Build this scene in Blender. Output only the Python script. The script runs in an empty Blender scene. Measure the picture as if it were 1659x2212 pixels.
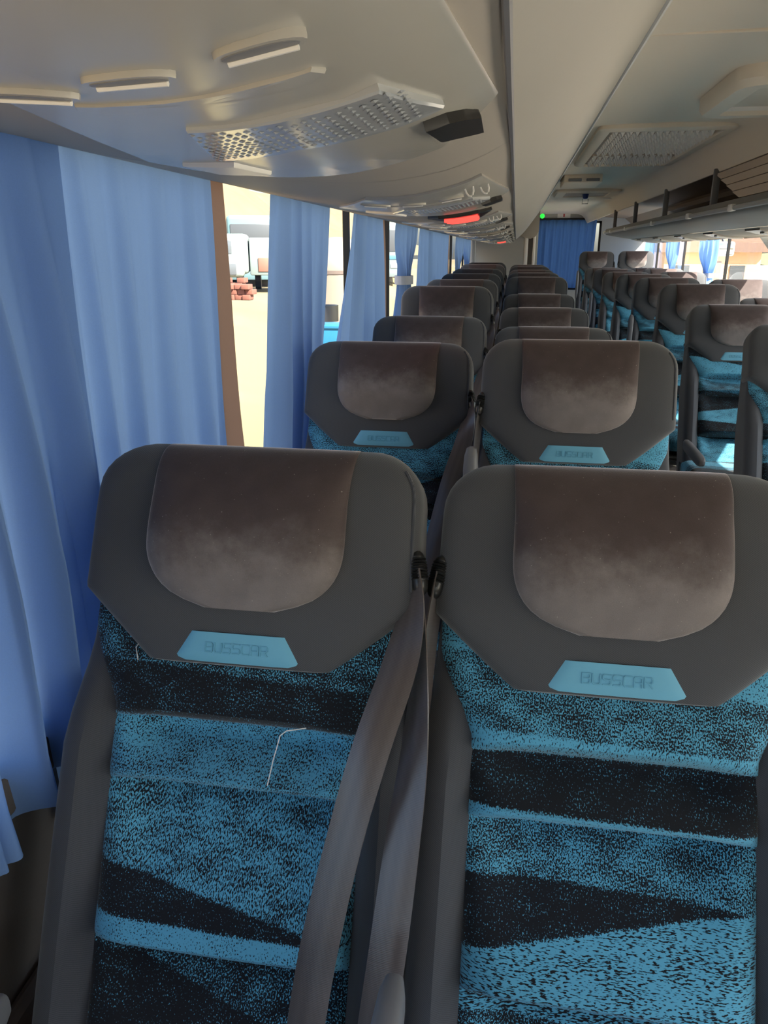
import bpy, bmesh, math, random
from mathutils import Vector, Matrix
random.seed(7)
rnd = random.random
SC = bpy.context.scene
COL = SC.collection

# ------------------------------------------------------------------ camera
EYE = 1.40                         # camera height above the coach floor
FPX, CX, CY = 1650.0, 829.5, 1106.0
cam_d = bpy.data.cameras.new('camera'); cam = bpy.data.objects.new('camera', cam_d); COL.objects.link(cam)
cam_d.sensor_fit = 'VERTICAL'; cam_d.sensor_height = 36.0; cam_d.sensor_width = 27.0
cam_d.lens = FPX / 2212.0 * 36.0
cam_d.clip_start = 0.02; cam_d.clip_end = 2000
_u, _v = (1115 - CX) / FPX, -(541 - CY) / FPX
_p = math.atan(_v)
_up = Vector((0, math.cos(_p), math.sin(_p))); _d = Vector((_u, _v, -1)).normalized(); _x = _d.cross(_up)
cam.matrix_world = Matrix(((_x[0], _x[1], _x[2], 0), (_d[0], _d[1], _d[2], 0), (_up[0], _up[1], _up[2], EYE), (0, 0, 0, 1)))
SC.camera = cam

# ------------------------------------------------------------------ world, sun, exposure
w = bpy.data.worlds.new('sky'); SC.world = w; w.use_nodes = True
nt = w.node_tree; nt.nodes.clear()
sky = nt.nodes.new('ShaderNodeTexSky'); sky.sky_type = 'NISHITA'; sky.sun_disc = False
sky.sun_elevation = math.radians(48); sky.sun_rotation = math.radians(110); sky.dust_density = 3.0; sky.air_density = 1.0
bg = nt.nodes.new('ShaderNodeBackground'); bg.inputs['Strength'].default_value = 0.24
wo = nt.nodes.new('ShaderNodeOutputWorld')
nt.links.new(sky.outputs[0], bg.inputs[0]); nt.links.new(bg.outputs[0], wo.inputs[0])
sun_d = bpy.data.lights.new('sun', 'SUN'); sun_d.energy = 13.0; sun_d.angle = math.radians(0.6); sun_d.color = (1.0, 0.93, 0.82)
sun = bpy.data.objects.new('sun', sun_d); COL.objects.link(sun)
SUN_DIR = Vector((0.66, -0.50, 0.80)).normalized()      # towards the sun
sun.rotation_euler = SUN_DIR.to_track_quat('Z', 'Y').to_euler(); sun.location = (6, -4, 9)
SC.view_settings.view_transform = 'Standard'; SC.view_settings.look = 'None'
SC.view_settings.gamma = 1.0; SC.view_settings.use_curve_mapping = False
SC.view_settings.exposure = 1.15
SC.cycles.max_bounces = 10; SC.cycles.diffuse_bounces = 6; SC.cycles.glossy_bounces = 3; SC.cycles.transparent_max_bounces = 10

# ------------------------------------------------------------------ helpers
def sstep(a, b, x):
    t = max(0.0, min(1.0, (x - a) / (b - a))); return t * t * (3 - 2 * t)
def lerp(a, b, t): return a + (b - a) * t
def table(pts, x):
    if x <= pts[0][0]: return pts[0][1]
    for (a, p), (b, q) in zip(pts, pts[1:]):
        if x <= b: return p + (q - p) * (x - a) / (b - a)
    return pts[-1][1]

class M:
    """collects geometry for one mesh"""
    def __init__(s): s.v = []; s.f = []; s.uv = []
    def add(s, vs, fs, uvs=None):
        o = len(s.v); s.v += [tuple(p) for p in vs]; s.f += [tuple(i + o for i in f) for f in fs]
        s.uv += list(uvs) if uvs else [(p[0], p[1]) for p in vs]
        return s
    def grid(s, rows, closed=False, uvs=None, cap=False, flip=False):
        n = len(rows[0]); vs = [p for r in rows for p in r]; fs = []
        m = n if closed else n - 1
        for i in range(len(rows) - 1):
            for j in range(m):
                a, b, c, d = i * n + j, i * n + (j + 1) % n, (i + 1) * n + (j + 1) % n, (i + 1) * n + j
                fs.append((a, d, c, b) if flip else (a, b, c, d))
        if cap:
            fs.append(tuple(range(n))[::-1]); fs.append(tuple((len(rows) - 1) * n + j for j in range(n)))
        return s.add(vs, fs, [q for r in uvs for q in r] if uvs else None)
    def box(s, x0, x1, y0, y1, z0, z1):
        vs = [(x, y, z) for x in (x0, x1) for y in (y0, y1) for z in (z0, z1)]
        return s.add(vs, [(0, 1, 3, 2), (4, 6, 7, 5), (0, 4, 5, 1), (2, 3, 7, 6), (0, 2, 6, 4), (1, 5, 7, 3)])
    def rbox(s, x0, x1, y0, y1, z0, z1, r=.01, seg=2):
        bm = bmesh.new(); bmesh.ops.create_cube(bm, size=1)
        for q in bm.verts:
            q.co = Vector((lerp(x0, x1, q.co.x + .5), lerp(y0, y1, q.co.y + .5), lerp(z0, z1, q.co.z + .5)))
        bmesh.ops.bevel(bm, geom=bm.edges[:] + bm.verts[:], offset=r, segments=seg, affect='EDGES', profile=.5)
        bm.verts.index_update()
        s.add([q.co[:] for q in bm.verts], [[q.index for q in f.verts] for f in bm.faces]); bm.free(); return s
    def prism(s, poly, h0, h1, axis='z'):
        n = len(poly)
        def P(a, b, h): return (a, b, h) if axis == 'z' else ((a, h, b) if axis == 'y' else (h, a, b))
        vs = [P(a, b, h0) for a, b in poly] + [P(a, b, h1) for a, b in poly]
        return s.add(vs, [tuple(range(n))[::-1], tuple(range(n, 2 * n))] + [(i, (i + 1) % n, n + (i + 1) % n, n + i) for i in range(n)])
    def tube(s, pts, r, n=8, cap=True):
        pts = [Vector(p) for p in pts]; rows = []
        for i, p in enumerate(pts):
            t = (pts[min(i + 1, len(pts) - 1)] - pts[max(i - 1, 0)]).normalized()
            a = Vector((0, 0, 1)) if abs(t.z) < .9 else Vector((1, 0, 0))
            b = t.cross(a).normalized(); c = t.cross(b)
            rr = r[i] if isinstance(r, (list, tuple)) else r
            rows.append([tuple(p + (b * math.cos(k * 2 * math.pi / n) + c * math.sin(k * 2 * math.pi / n)) * rr) for k in range(n)])
        return s.grid(rows, closed=True, cap=cap)
    def mesh(s, name, smooth=True, sharp=35):
        me = bpy.data.meshes.new(name); me.from_pydata(s.v, [], s.f)
        lay = me.uv_layers.new(name='UVMap')
        idx = [0] * len(me.loops); me.loops.foreach_get('vertex_index', idx)
        flat = [c for i in idx for c in s.uv[i]]
        lay.data.foreach_set('uv', flat)
        bm = bmesh.new(); bm.from_mesh(me); bmesh.ops.recalc_face_normals(bm, faces=bm.faces[:]); bm.to_mesh(me); bm.free()
        if smooth:
            me.polygons.foreach_set('use_smooth', [True] * len(me.polygons))
            me.set_sharp_from_angle(angle=math.radians(sharp))
        return me

def place(name, me, mat, parent=None, loc=(0, 0, 0), rot=(0, 0, 0), label=None):
    o = bpy.data.objects.new(name, me); COL.objects.link(o)
    if mat is not None and len(me.materials) == 0: me.materials.append(mat)
    o.location = loc; o.rotation_euler = rot
    if parent is not None: o.parent = parent
    if label: o['label'] = label
    return o
def obj(name, m, mat, parent=None, loc=(0, 0, 0), rot=(0, 0, 0), label=None, smooth=True, sharp=35):
    return place(name, m.mesh(name, smooth, sharp), mat, parent, loc, rot, label)
def tag(o, label, cat, group=None):
    o['label'] = label; o['category'] = cat
    if group: o['group'] = group
    return o
def struct(o, label=None):
    o['kind'] = 'structure'
    if label: o['label'] = label
    return o
def empty(name, loc, label, cat, group=None, rot=(0, 0, 0)):
    o = bpy.data.objects.new(name, None); COL.objects.link(o); o.location = loc; o.rotation_euler = rot
    o.empty_display_size = .1
    return tag(o, label, cat, group)

# ------------------------------------------------------------------ materials
def newmat(name):
    m = bpy.data.materials.new(name); m.use_nodes = True; t = m.node_tree
    return m, t, t.nodes['Principled BSDF'], t.nodes['Material Output']
def N(t, kind, **kw):
    n = t.nodes.new(kind)
    for k, v in kw.items():
        if k.startswith('i_'): n.inputs[k[2:]].default_value = v
        else: setattr(n, k, v)
    return n
def math_n(t, op, a, b=None, c=None):
    n = t.nodes.new('ShaderNodeMath'); n.operation = op
    for i, q in enumerate((a, b, c)):
        if q is None: continue
        if isinstance(q, (int, float)): n.inputs[i].default_value = q
        else: t.links.new(q, n.inputs[i])
    return n.outputs[0]
def mixc(t, fac, a, b):
    n = t.nodes.new('ShaderNodeMix'); n.data_type = 'RGBA'
    for s, q in ((0, fac), (6, a), (7, b)):
        if hasattr(q, 'links') or hasattr(q, 'is_linked'): t.links.new(q, n.inputs[s])
        else: n.inputs[s].default_value = q if isinstance(q, (int, float)) else (*q, 1)
    return n.outputs[2]
def mottled(name, col, col2=None, scale=6.0, rough=.6, bump=0.0, bscale=200.0, spec=.4, sheen=0.0, metal=0.0, detail=3.0):
    m, t, b, o = newmat(name)
    col2 = col2 or tuple(c * .88 for c in col)
    tc = N(t, 'ShaderNodeTexCoord'); nz = N(t, 'ShaderNodeTexNoise', i_Scale=scale, i_Detail=detail)
    t.links.new(tc.outputs['Object'], nz.inputs['Vector'])
    t.links.new(mixc(t, nz.outputs[0], col, col2), b.inputs['Base Color'])
    b.inputs['Roughness'].default_value = rough; b.inputs['Specular IOR Level'].default_value = spec; b.inputs['Metallic'].default_value = metal
    if sheen: b.inputs['Sheen Weight'].default_value = sheen
    if bump:
        n2 = N(t, 'ShaderNodeTexNoise', i_Scale=bscale, i_Detail=2.0); t.links.new(tc.outputs['Object'], n2.inputs['Vector'])
        bp = N(t, 'ShaderNodeBump', i_Strength=bump, i_Distance=.002); t.links.new(n2.outputs[0], bp.inputs['Height'])
        t.links.new(bp.outputs[0], b.inputs['Normal'])
    return m

def twill(name, col, sc=520.0):
    m, t, b, o = newmat(name)
    uv = N(t, 'ShaderNodeUVMap'); mp = N(t, 'ShaderNodeMapping'); mp.inputs['Rotation'].default_value = (0, 0, math.radians(58))
    t.links.new(uv.outputs[0], mp.inputs[0])
    wv = N(t, 'ShaderNodeTexWave', i_Scale=sc / 6.28 * 2.0, i_Distortion=.8, i_Detail=1.0); wv.inputs['Detail Scale'].default_value = 3
    t.links.new(mp.outputs[0], wv.inputs[0])
    nz = N(t, 'ShaderNodeTexNoise', i_Scale=900.0, i_Detail=1.0); t.links.new(uv.outputs[0], nz.inputs[0])
    n3 = N(t, 'ShaderNodeTexNoise', i_Scale=9.0, i_Detail=3.0); t.links.new(uv.outputs[0], n3.inputs[0])
    f = math_n(t, 'MULTIPLY_ADD', wv.outputs[0], .55, math_n(t, 'MULTIPLY', nz.outputs[0], .45))
    c = mixc(t, f, tuple(q * .55 for q in col), tuple(q * 1.5 for q in col))
    c = mixc(t, math_n(t, 'MULTIPLY', n3.outputs[0], .35), c, tuple(q * 1.25 for q in col))
    t.links.new(c, b.inputs['Base Color'])
    b.inputs['Roughness'].default_value = .85; b.inputs['Specular IOR Level'].default_value = .2
    b.inputs['Sheen Weight'].default_value = .35; b.inputs['Sheen Roughness'].default_value = .5
    bp = N(t, 'ShaderNodeBump', i_Strength=.25, i_Distance=.0006); t.links.new(f, bp.inputs['Height']); t.links.new(bp.outputs[0], b.inputs['Normal'])
    return m

def velvet(name):
    m, t, b, o = newmat(name)
    uv = N(t, 'ShaderNodeUVMap')
    n1 = N(t, 'ShaderNodeTexNoise', i_Scale=28.0, i_Detail=5.0); t.links.new(uv.outputs[0], n1.inputs[0])
    n2 = N(t, 'ShaderNodeTexNoise', i_Scale=1100.0, i_Detail=1.0); t.links.new(uv.outputs[0], n2.inputs[0])
    n4 = N(t, 'ShaderNodeTexNoise', i_Scale=420.0, i_Detail=0.0); t.links.new(uv.outputs[0], n4.inputs[0])
    f = math_n(t, 'MULTIPLY_ADD', n1.outputs[0], .6, math_n(t, 'MULTIPLY', n2.outputs[0], .5))
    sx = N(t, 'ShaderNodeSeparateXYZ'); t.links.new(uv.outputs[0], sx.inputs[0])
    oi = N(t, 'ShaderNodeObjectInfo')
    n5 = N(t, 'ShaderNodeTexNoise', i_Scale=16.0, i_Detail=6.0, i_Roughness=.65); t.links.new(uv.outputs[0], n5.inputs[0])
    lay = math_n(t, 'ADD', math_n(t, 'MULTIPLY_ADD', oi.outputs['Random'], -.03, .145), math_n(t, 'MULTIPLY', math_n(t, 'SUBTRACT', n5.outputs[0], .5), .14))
    lit_band = N(t, 'ShaderNodeMapRange', interpolation_type='SMOOTHSTEP'); lit_band.inputs['From Min'].default_value = -.035; lit_band.inputs['From Max'].default_value = .05   # lighter lower band: light on the bulge painted into the velvet colour
    t.links.new(math_n(t, 'SUBTRACT', sx.outputs[1], lay), lit_band.inputs['Value'])
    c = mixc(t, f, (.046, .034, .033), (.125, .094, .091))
    c = mixc(t, lit_band.outputs[0], c, mixc(t, f, (.125, .108, .104), (.30, .262, .25)))
    dust = math_n(t, 'GREATER_THAN', n4.outputs[0], .83)
    c = mixc(t, math_n(t, 'MULTIPLY', dust, .55), c, (.42, .38, .33))
    t.links.new(c, b.inputs['Base Color'])
    b.inputs['Roughness'].default_value = .7; b.inputs['Specular IOR Level'].default_value = .25
    b.inputs['Sheen Weight'].default_value = 1.0; b.inputs['Sheen Roughness'].default_value = .28
    b.inputs['Sheen Tint'].default_value = (1.0, .9, .9, 1)
    bp = N(t, 'ShaderNodeBump', i_Strength=.5, i_Distance=.0012); t.links.new(f, bp.inputs['Height']); t.links.new(bp.outputs[0], b.inputs['Normal'])
    return m

BLUE, DARK = (.115, .40, .58), (.012, .013, .017)
def flecked(name, base, zones):
    """woven fabric: blue flecks on near-black ground; zones = (a, b, density, streak): from line v = a + b*x downwards"""
    m, t, b, o = newmat(name)
    uv = N(t, 'ShaderNodeUVMap'); sx = N(t, 'ShaderNodeSeparateXYZ'); t.links.new(uv.outputs[0], sx.inputs[0])
    X, V = sx.outputs[0], sx.outputs[1]
    def noise(scx, scv, rot=0, off=0.0):
        mp = N(t, 'ShaderNodeMapping'); mp.inputs['Scale'].default_value = (scx, scv, 1); mp.inputs['Rotation'].default_value = (0, 0, rot)
        mp.inputs['Location'].default_value = (off, off * .7, 0)
        t.links.new(uv.outputs[0], mp.inputs[0]); n = N(t, 'ShaderNodeTexNoise', i_Scale=1.0, i_Detail=1.5, i_Roughness=.6); t.links.new(mp.outputs[0], n.inputs[0]); return n.outputs[0]
    fine = noise(620, 400); streak = noise(150, 560, .12, 3.0); twl = noise(700, 260, .5, 7.0); big = noise(24, 40, .2, 1.0)
    edge = noise(500, 300, 0, 9.0)
    Vj = math_n(t, 'MULTIPLY_ADD', math_n(t, 'SUBTRACT', edge, .5), .016, V)
    dens = None; kind = None
    z0 = base
    dens = math_n(t, 'ADD', z0[0], 0.0); kind = math_n(t, 'ADD', float(z0[1]), 0.0)
    for (a, k, d, st) in zones:
        mask = math_n(t, 'GREATER_THAN', Vj, math_n(t, 'MULTIPLY_ADD', X, k, a))
        def sel(old, new):
            n = t.nodes.new('ShaderNodeMix'); n.data_type = 'FLOAT'
            t.links.new(mask, n.inputs[0]); t.links.new(old, n.inputs[2]); n.inputs[3].default_value = new; return n.outputs[0]
        dens = sel(dens, d); kind = sel(kind, float(st))
    def mixf(f, p, q):
        n = t.nodes.new('ShaderNodeMix'); n.data_type = 'FLOAT'; t.links.new(f, n.inputs[0]); t.links.new(p, n.inputs[2]); t.links.new(q, n.inputs[3]); return n.outputs[0]
    ns = mixf(math_n(t, 'GREATER_THAN', kind, .5), fine, streak)
    ns = mixf(math_n(t, 'GREATER_THAN', kind, 1.5), ns, twl)
    ns = math_n(t, 'MULTIPLY_ADD', math_n(t, 'SUBTRACT', big, .5), .25, ns)
    thr = math_n(t, 'MULTIPLY_ADD', math_n(t, 'SUBTRACT', dens, .5), -.46, .5)
    fac = math_n(t, 'SMOOTH_MIN', 1.0, math_n(t, 'MAXIMUM', 0.0, math_n(t, 'MULTIPLY_ADD', math_n(t, 'SUBTRACT', ns, thr), 16.0, .5)), .05)
    t.links.new(mixc(t, fac, DARK, BLUE), b.inputs['Base Color'])
    b.inputs['Roughness'].default_value = .9; b.inputs['Specular IOR Level'].default_value = .15
    b.inputs['Sheen Weight'].default_value = .15
    bp = N(t, 'ShaderNodeBump', i_Strength=.3, i_Distance=.0008); t.links.new(fac, bp.inputs['Height']); t.links.new(bp.outputs[0], b.inputs['Normal'])
    return m

def cloth(name, col, trans, tfac=.55):
    m, t, b, o = newmat(name); t.nodes.remove(b)
    tc = N(t, 'ShaderNodeTexCoord'); nz = N(t, 'ShaderNodeTexNoise', i_Scale=3.0, i_Detail=4.0); t.links.new(tc.outputs['Object'], nz.inputs[0])
    n2 = N(t, 'ShaderNodeTexNoise', i_Scale=700.0, i_Detail=1.0); t.links.new(tc.outputs['Object'], n2.inputs[0])
    f = math_n(t, 'MULTIPLY_ADD', n2.outputs[0], .4, math_n(t, 'MULTIPLY', nz.outputs[0], .6))
    d = N(t, 'ShaderNodeBsdfDiffuse'); tr = N(t, 'ShaderNodeBsdfTranslucent'); mx = N(t, 'ShaderNodeMixShader'); mx.inputs[0].default_value = tfac
    t.links.new(mixc(t, f, tuple(c * .88 for c in col), tuple(min(1, c * 1.12) for c in col)), d.inputs[0])
    t.links.new(mixc(t, f, tuple(c * .88 for c in trans), tuple(min(1, c * 1.12) for c in trans)), tr.inputs[0])
    t.links.new(d.outputs[0], mx.inputs[1]); t.links.new(tr.outputs[0], mx.inputs[2]); t.links.new(mx.outputs[0], o.inputs[0])
    return m

def glass(name, tint=(.93, .96, .95), gl=.06):
    m, t, b, o = newmat(name); t.nodes.remove(b)
    tr = N(t, 'ShaderNodeBsdfTransparent'); tr.inputs[0].default_value = (*tint, 1)
    g = N(t, 'ShaderNodeBsdfGlossy'); g.inputs['Roughness'].default_value = .03
    lw = N(t, 'ShaderNodeFresnel'); lw.inputs[0].default_value = 1.22
    mx = N(t, 'ShaderNodeMixShader'); t.links.new(math_n(t, 'MULTIPLY', lw.outputs[0], .4), mx.inputs[0])
    t.links.new(tr.outputs[0], mx.inputs[1]); t.links.new(g.outputs[0], mx.inputs[2]); t.links.new(mx.outputs[0], o.inputs[0])
    return m
def emit(name, col, s):
    m, t, b, o = newmat(name)
    b.inputs['Base Color'].default_value = (*col, 1); b.inputs['Emission Color'].default_value = (*col, 1); b.inputs['Emission Strength'].default_value = s
    return m

MT = dict(
    twill=twill('grey_twill', (.072, .074, .080)),
    velvet=velvet('brown_velvet'),
    side=twill('grey_side_fabric', (.060, .063, .072)),
    badge=mottled('blue_badge', (.17, .47, .64), (.155, .44, .61), 30, .55, .05, 300),
    black=mottled('black_plastic', (.018, .018, .018), None, 20, .32, 0, 1, .5),
    belt=None, rack=mottled('rack_plastic', (.385, .35, .30), (.35, .315, .27), 2.5, .58, .06, 90, .22),
    rackface=mottled('rack_face', (.38, .36, .315), (.35, .33, .285), 2.0, .55, .04, 60, .25),
    ceil=mottled('ceiling_lining', (.80, .715, .60), (.75, .665, .55), 1.2, .7, .12, 260, .25),
    psu=mottled('service_plastic', (.43, .41, .37), (.39, .375, .335), 8, .25, 0, 1, .55),
    lens=mottled('lens_plastic', (.40, .42, .43), (.36, .38, .40), 14, .14, 0, 1, .8),
    white=mottled('white_plastic', (.78, .76, .72), (.72, .70, .66), 12, .35),
    grey=mottled('grey_plastic', (.20, .20, .21), (.17, .17, .18), 8, .45),
    lgrey=mottled('light_grey_plastic', (.36, .37, .38), (.32, .33, .34), 8, .4),
    rackgrey=mottled('rack_grey', (.20, .185, .165), (.175, .16, .145), 3, .5),
    railm=mottled('rail_metal', (.42, .42, .41), (.36, .36, .35), 6, .35, 0, 1, .5),
    wall=mottled('side_lining', (.115, .10, .09), (.09, .08, .072), 5, .8, .2, 200, .2),
    rear=mottled('rear_lining', (.42, .42, .39), (.38, .38, .35), 2, .6),
    floor=mottled('floor_vinyl', (.40, .39, .37), (.34, .33, .32), 10, .7),
    rubber=mottled('black_rubber', (.012, .012, .013), None, 10, .5),
    curtain=cloth('blue_curtain', (.21, .345, .60), (.21, .375, .70), .45),
    curtaind=cloth('blue_rear_curtain', (.05, .105, .24), (.045, .11, .28), .35),
    lining=cloth('brown_lining', (.26, .19, .155), (.29, .195, .15), .45),
    tie=cloth('tie_band', (.62, .66, .72), (.55, .6, .7), .3),
    glass=glass('window_glass'),
    brownslat=mottled('rack_slat', (.22, .165, .12), (.18, .135, .10), 4, .6),
    ribbed=mottled('ribbed_panel', (.50, .40, .31), (.45, .36, .28), 3, .5),
    thread=mottled('white_thread', (.85, .83, .80), None, 40, .9),
    red=emit('red_led', (1.0, .06, .045), .9), green=emit('green_led', (.02, 1.0, .05), .7),
)
def belt_mat():
    m, t, b, o = newmat('seat_belt_webbing')
    uv = N(t, 'ShaderNodeUVMap'); sx = N(t, 'ShaderNodeSeparateXYZ'); t.links.new(uv.outputs[0], sx.inputs[0])
    rib = math_n(t, 'SINE', math_n(t, 'MULTIPLY', sx.outputs[1], 3500.0)); lng = math_n(t, 'SINE', math_n(t, 'MULTIPLY', sx.outputs[0], 420.0))
    f = math_n(t, 'MULTIPLY_ADD', rib, .22, math_n(t, 'MULTIPLY_ADD', lng, .12, .5))
    t.links.new(mixc(t, f, (.045, .034, .032), (.115, .092, .088)), b.inputs['Base Color'])
    b.inputs['Roughness'].default_value = .3; b.inputs['Specular IOR Level'].default_value = .7; b.inputs['Sheen Weight'].default_value = .3
    bp = N(t, 'ShaderNodeBump', i_Strength=.2, i_Distance=.0005); t.links.new(f, bp.inputs['Height']); t.links.new(bp.outputs[0], b.inputs['Normal'])
    return m
MT['belt'] = belt_mat()
# four cuts of the same patterned cloth
PAT = [
    flecked('seat_fabric_cut_a', (.36, 0), [(.24, -.25, .36, 0), (.298, .055, .17, 0), (.357, 0, .60, 0), (.438, 0, .50, 2), (.5675, .20, .14, 0), (.598, .02, .74, 0), (.632, 0, .34, 0), (.69, .3, .13, 0), (.75, 0, .6, 0)]),
    flecked('seat_fabric_cut_b', (.68, 0), [(.262, .10, .46, 0), (.338, .03, .70, 2), (.362, 0, .16, 0), (.424, .02, .78, 0), (.440, 0, .47, 0), (.506, .03, .16, 0), (.5475, -.22, .62, 1), (.632, 0, .52, 1), (.67, .1, .34, 0)]),
    flecked('seat_fabric_cut_c', (.52, 0), [(.31, .05, .50, 0), (.357, 0, .55, 0), (.40, -.3, .12, 0), (.45, .12, .62, 1), (.53, -.2, .14, 0), (.59, 0, .66, 0), (.66, 0, .30, 0)]),
    flecked('seat_fabric_cut_d', (.16, 0), [(.262, -.16, .12, 0), (.30, .22, .74, 1), (.38, .1, .44, 0), (.435, .05, .12, 0), (.50, -.15, .62, 0), (.58, .1, .12, 0), (.64, 0, .55, 0)]),
]

# ------------------------------------------------------------------ the coach shell
XL, XR, Y0, Y1 = -.62, 1.83, -2.4, 12.0
ZC = EYE + .49
SILL, HEAD = EYE - .62, EYE + .23
obj('floor', M().box(XL - .05, XR + .05, Y0, Y1 + .05, -.06, 0), MT['floor']); struct(bpy.data.objects['floor'])
raised = obj('floor_step', M().box(.78, XR, 10.2, Y1, 0, .16), MT['floor']); struct(raised)
obj('wall_left', M().box(XL - .05, XL, Y0, Y1, 0, SILL).box(XL - .05, XL, Y0, Y1, HEAD, ZC + .05), MT['wall']); struct(bpy.data.objects['wall_left'])
obj('wall_right', M().box(XR, XR + .05, Y0, Y1, 0, SILL).box(XR, XR + .05, Y0, Y1, HEAD, ZC + .05), MT['wall']); struct(bpy.data.objects['wall_right'])
# ceiling lining with a curve down to the open rack, and the roof skin above it
prof = [(.27, .49), (.45, .495), (.6, .497), (.75, .495), (.85, .49), (.89, .478), (.92, .455), (.945, .42), (.965, .385), (.975, .37), (.985, .37), (.985, .40)]
ys = [Y0 + (Y1 - Y0) * i / 24 for i in range(25)]
ce = obj('ceiling', M().grid([[(x, y, EYE + z) for x, z in prof] for y in ys]), MT['ceil']); struct(ce)
roof = obj('roof_skin', M().box(XL - .05, XR + .05, Y0, Y1 + .05, ZC + .05, ZC + .09), MT['ceil']); struct(roof)
# a cross seam of the lining
obj('seam', M().rbox(.28, .90, 2.19, 2.198, ZC - .001, ZC + .01, .002), MT['ceil'], ce)
# rear wall with window opening (X .31-1.18, Z 0.8 to EYE+.40)
rx0, rx1, rz0, rz1 = .31, 1.19, EYE - .55, EYE + .40
wr = obj('wall_rear', M().box(XL - .05, rx0, Y1, Y1 + .05, 0, ZC + .05).box(rx1, XR + .05, Y1, Y1 + .05, 0, ZC + .05).box(rx0, rx1, Y1, Y1 + .05, 0, rz0).box(rx0, rx1, Y1, Y1 + .05, rz1, ZC + .05), MT['rear']); struct(wr)
# front of the coach behind the viewer: low dash wall, big windscreen above
wf = obj('wall_front', M().box(XL - .05, XR + .05, Y0 - .05, Y0, 0, EYE - .38).box(XL - .05, XR + .05, Y0 - .05, Y0, EYE + .42, ZC + .05), MT['wall']); struct(wf)
wn = 0
def window(y0, y1, x, left=True):
    global wn; wn += 1
    r = bpy.data.objects.new('window_%d' % wn, None); COL.objects.link(r); r.location = (x, (y0 + y1) / 2, SILL); struct(r)
    h = HEAD - SILL; l = (y1 - y0) / 2; s = 1 if left else -1
    f = .012
    fr = M()
    for a, b, c, d in ((-l, -l + f, 0, h), (l - f, l, 0, h), (-l, l, 0, .02), (-l, l, h - .012, h)):
        fr.box(-.035, -.012, a, b, c, d) if left else fr.box(.012, .035, a, b, c, d)
    obj('window_frame', fr, MT['rubber'], r, smooth=False)
    xx = -.025 * s
    obj('pane', M().add([(xx, -l + f, .02), (xx, l - f, .02), (xx, l - f, h - .012), (xx, -l + f, h - .012)], [(0, 1, 2, 3)]), MT['glass'], r)
LP = [Y0, -.9, .55, 3.04, 4.02, 5.6, 8.05, 9.9, Y1]
for a, b in zip(LP, LP[1:]): window(a, b, XL)
RP = [Y0, -.9, .6, 2.1, 3.6, 5.1, 7.55, 9.42, 11.15, Y1]
for a, b in zip(RP, RP[1:]): window(a, b, XR, False)
for (nm, x0, x1, y, z0, z1) in (('windscreen', XL, XR, Y0 - .02, EYE - .38, EYE + .42), ('rear', rx0, rx1, Y1 + .03, rz0, rz1)):
    wn += 1
    r = bpy.data.objects.new('window_%d' % wn, None); COL.objects.link(r); r.location = (x0, y, z0); struct(r)
    fr = M().box(0, .03, -.01, .01, 0, z1 - z0).box(x1 - x0 - .03, x1 - x0, -.01, .01, 0, z1 - z0).box(0, x1 - x0, -.01, .01, 0, .03).box(0, x1 - x0, -.01, .01, z1 - z0 - .03, z1 - z0)
    obj('window_frame', fr, MT['rubber'], r, smooth=False)
    obj('pane', M().add([(.03, 0, .03), (x1 - x0 - .03, 0, .03), (x1 - x0 - .03, 0, z1 - z0 - .03), (.03, 0, z1 - z0 - .03)], [(0, 1, 2, 3)]), MT['glass'], r)
# ledge under the left windows
sill = obj('trim_1', M().rbox(XL, XL + .018, Y0, 10.4, SILL - .07, SILL - .01, .006), MT['wall']); struct(sill)
heater = obj('trim_2', M().rbox(XL, XL + .035, Y0, 10.4, .05, .45, .02), MT['wall']); struct(heater)

# ------------------------------------------------------------------ left overhead locker (closed, curved belly)
LPROF = [(-.64, .148), (-.62, .138), (-.59, .128), (-.55, .120), (-.50, .112), (-.45, .105), (-.40, .099), (-.36, .093), (-.31, .087), (-.27, .083), (-.23, .0805), (-.19, .080), (-.155, .082), (-.12, .087), (-.09, .093), (-.07, .099), (-.04, .111), (-.013, .125)]
FPROF = [(-.013, .127), (.01, .145), (.05, .18), (.085, .216), (.113, .25), (.145, .293), (.17, .328), (.20, .37), (.225, .405), (.25, .44), (.268, .468)]
def belly_z(x): return EYE + table(LPROF, x)
def belly_at(x, y, off=0.0):
    e = .004; s = (belly_z(x + e) - belly_z(x - e)) / (2 * e)
    n = Vector((s, 0, -1)).normalized()
    return Vector((x, y, belly_z(x))) + n * off
lk = empty('overhead_locker', (XL, -.5, EYE + .12), 'beige overhead luggage locker with a curved belly above the left seat pairs', 'luggage locker')
def sweep(profile, y0, y1, n=2, thick=.006):
    rows = [[(x, lerp(y0, y1, i / n), EYE + z) for x, z in profile] for i in range(n + 1)]
    return M().grid(rows)
def unlocal(o):                      # child keeps world coordinates under an unrotated parent
    o.location = -Vector(o.parent.location) if o.parent else Vector()
    return o
JOINTS = [Y0, -1.35, -.35, 1.02, 2.5, 3.5, 4.5, 5.5, 6.5, 7.5, 8.5, 9.5, 10.3]
for a, b in zip(JOINTS, JOINTS[1:]):
    unlocal(obj('belly_panel', sweep(LPROF, a + .0012, b - .0012), MT['rack'], lk))
FJ = [Y0, .35, 2.3, 4.3, 6.3, 8.3, 10.3]
for a, b in zip(FJ, FJ[1:]):
    unlocal(obj('locker_door', sweep(FPROF, a + .0015, b - .0015, 2), MT['rackface'], lk))
unlocal(obj('joint_backing', sweep([(x, z + .006) for x, z in LPROF + FPROF], Y0, 10.3), MT['grey'], lk))
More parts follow.
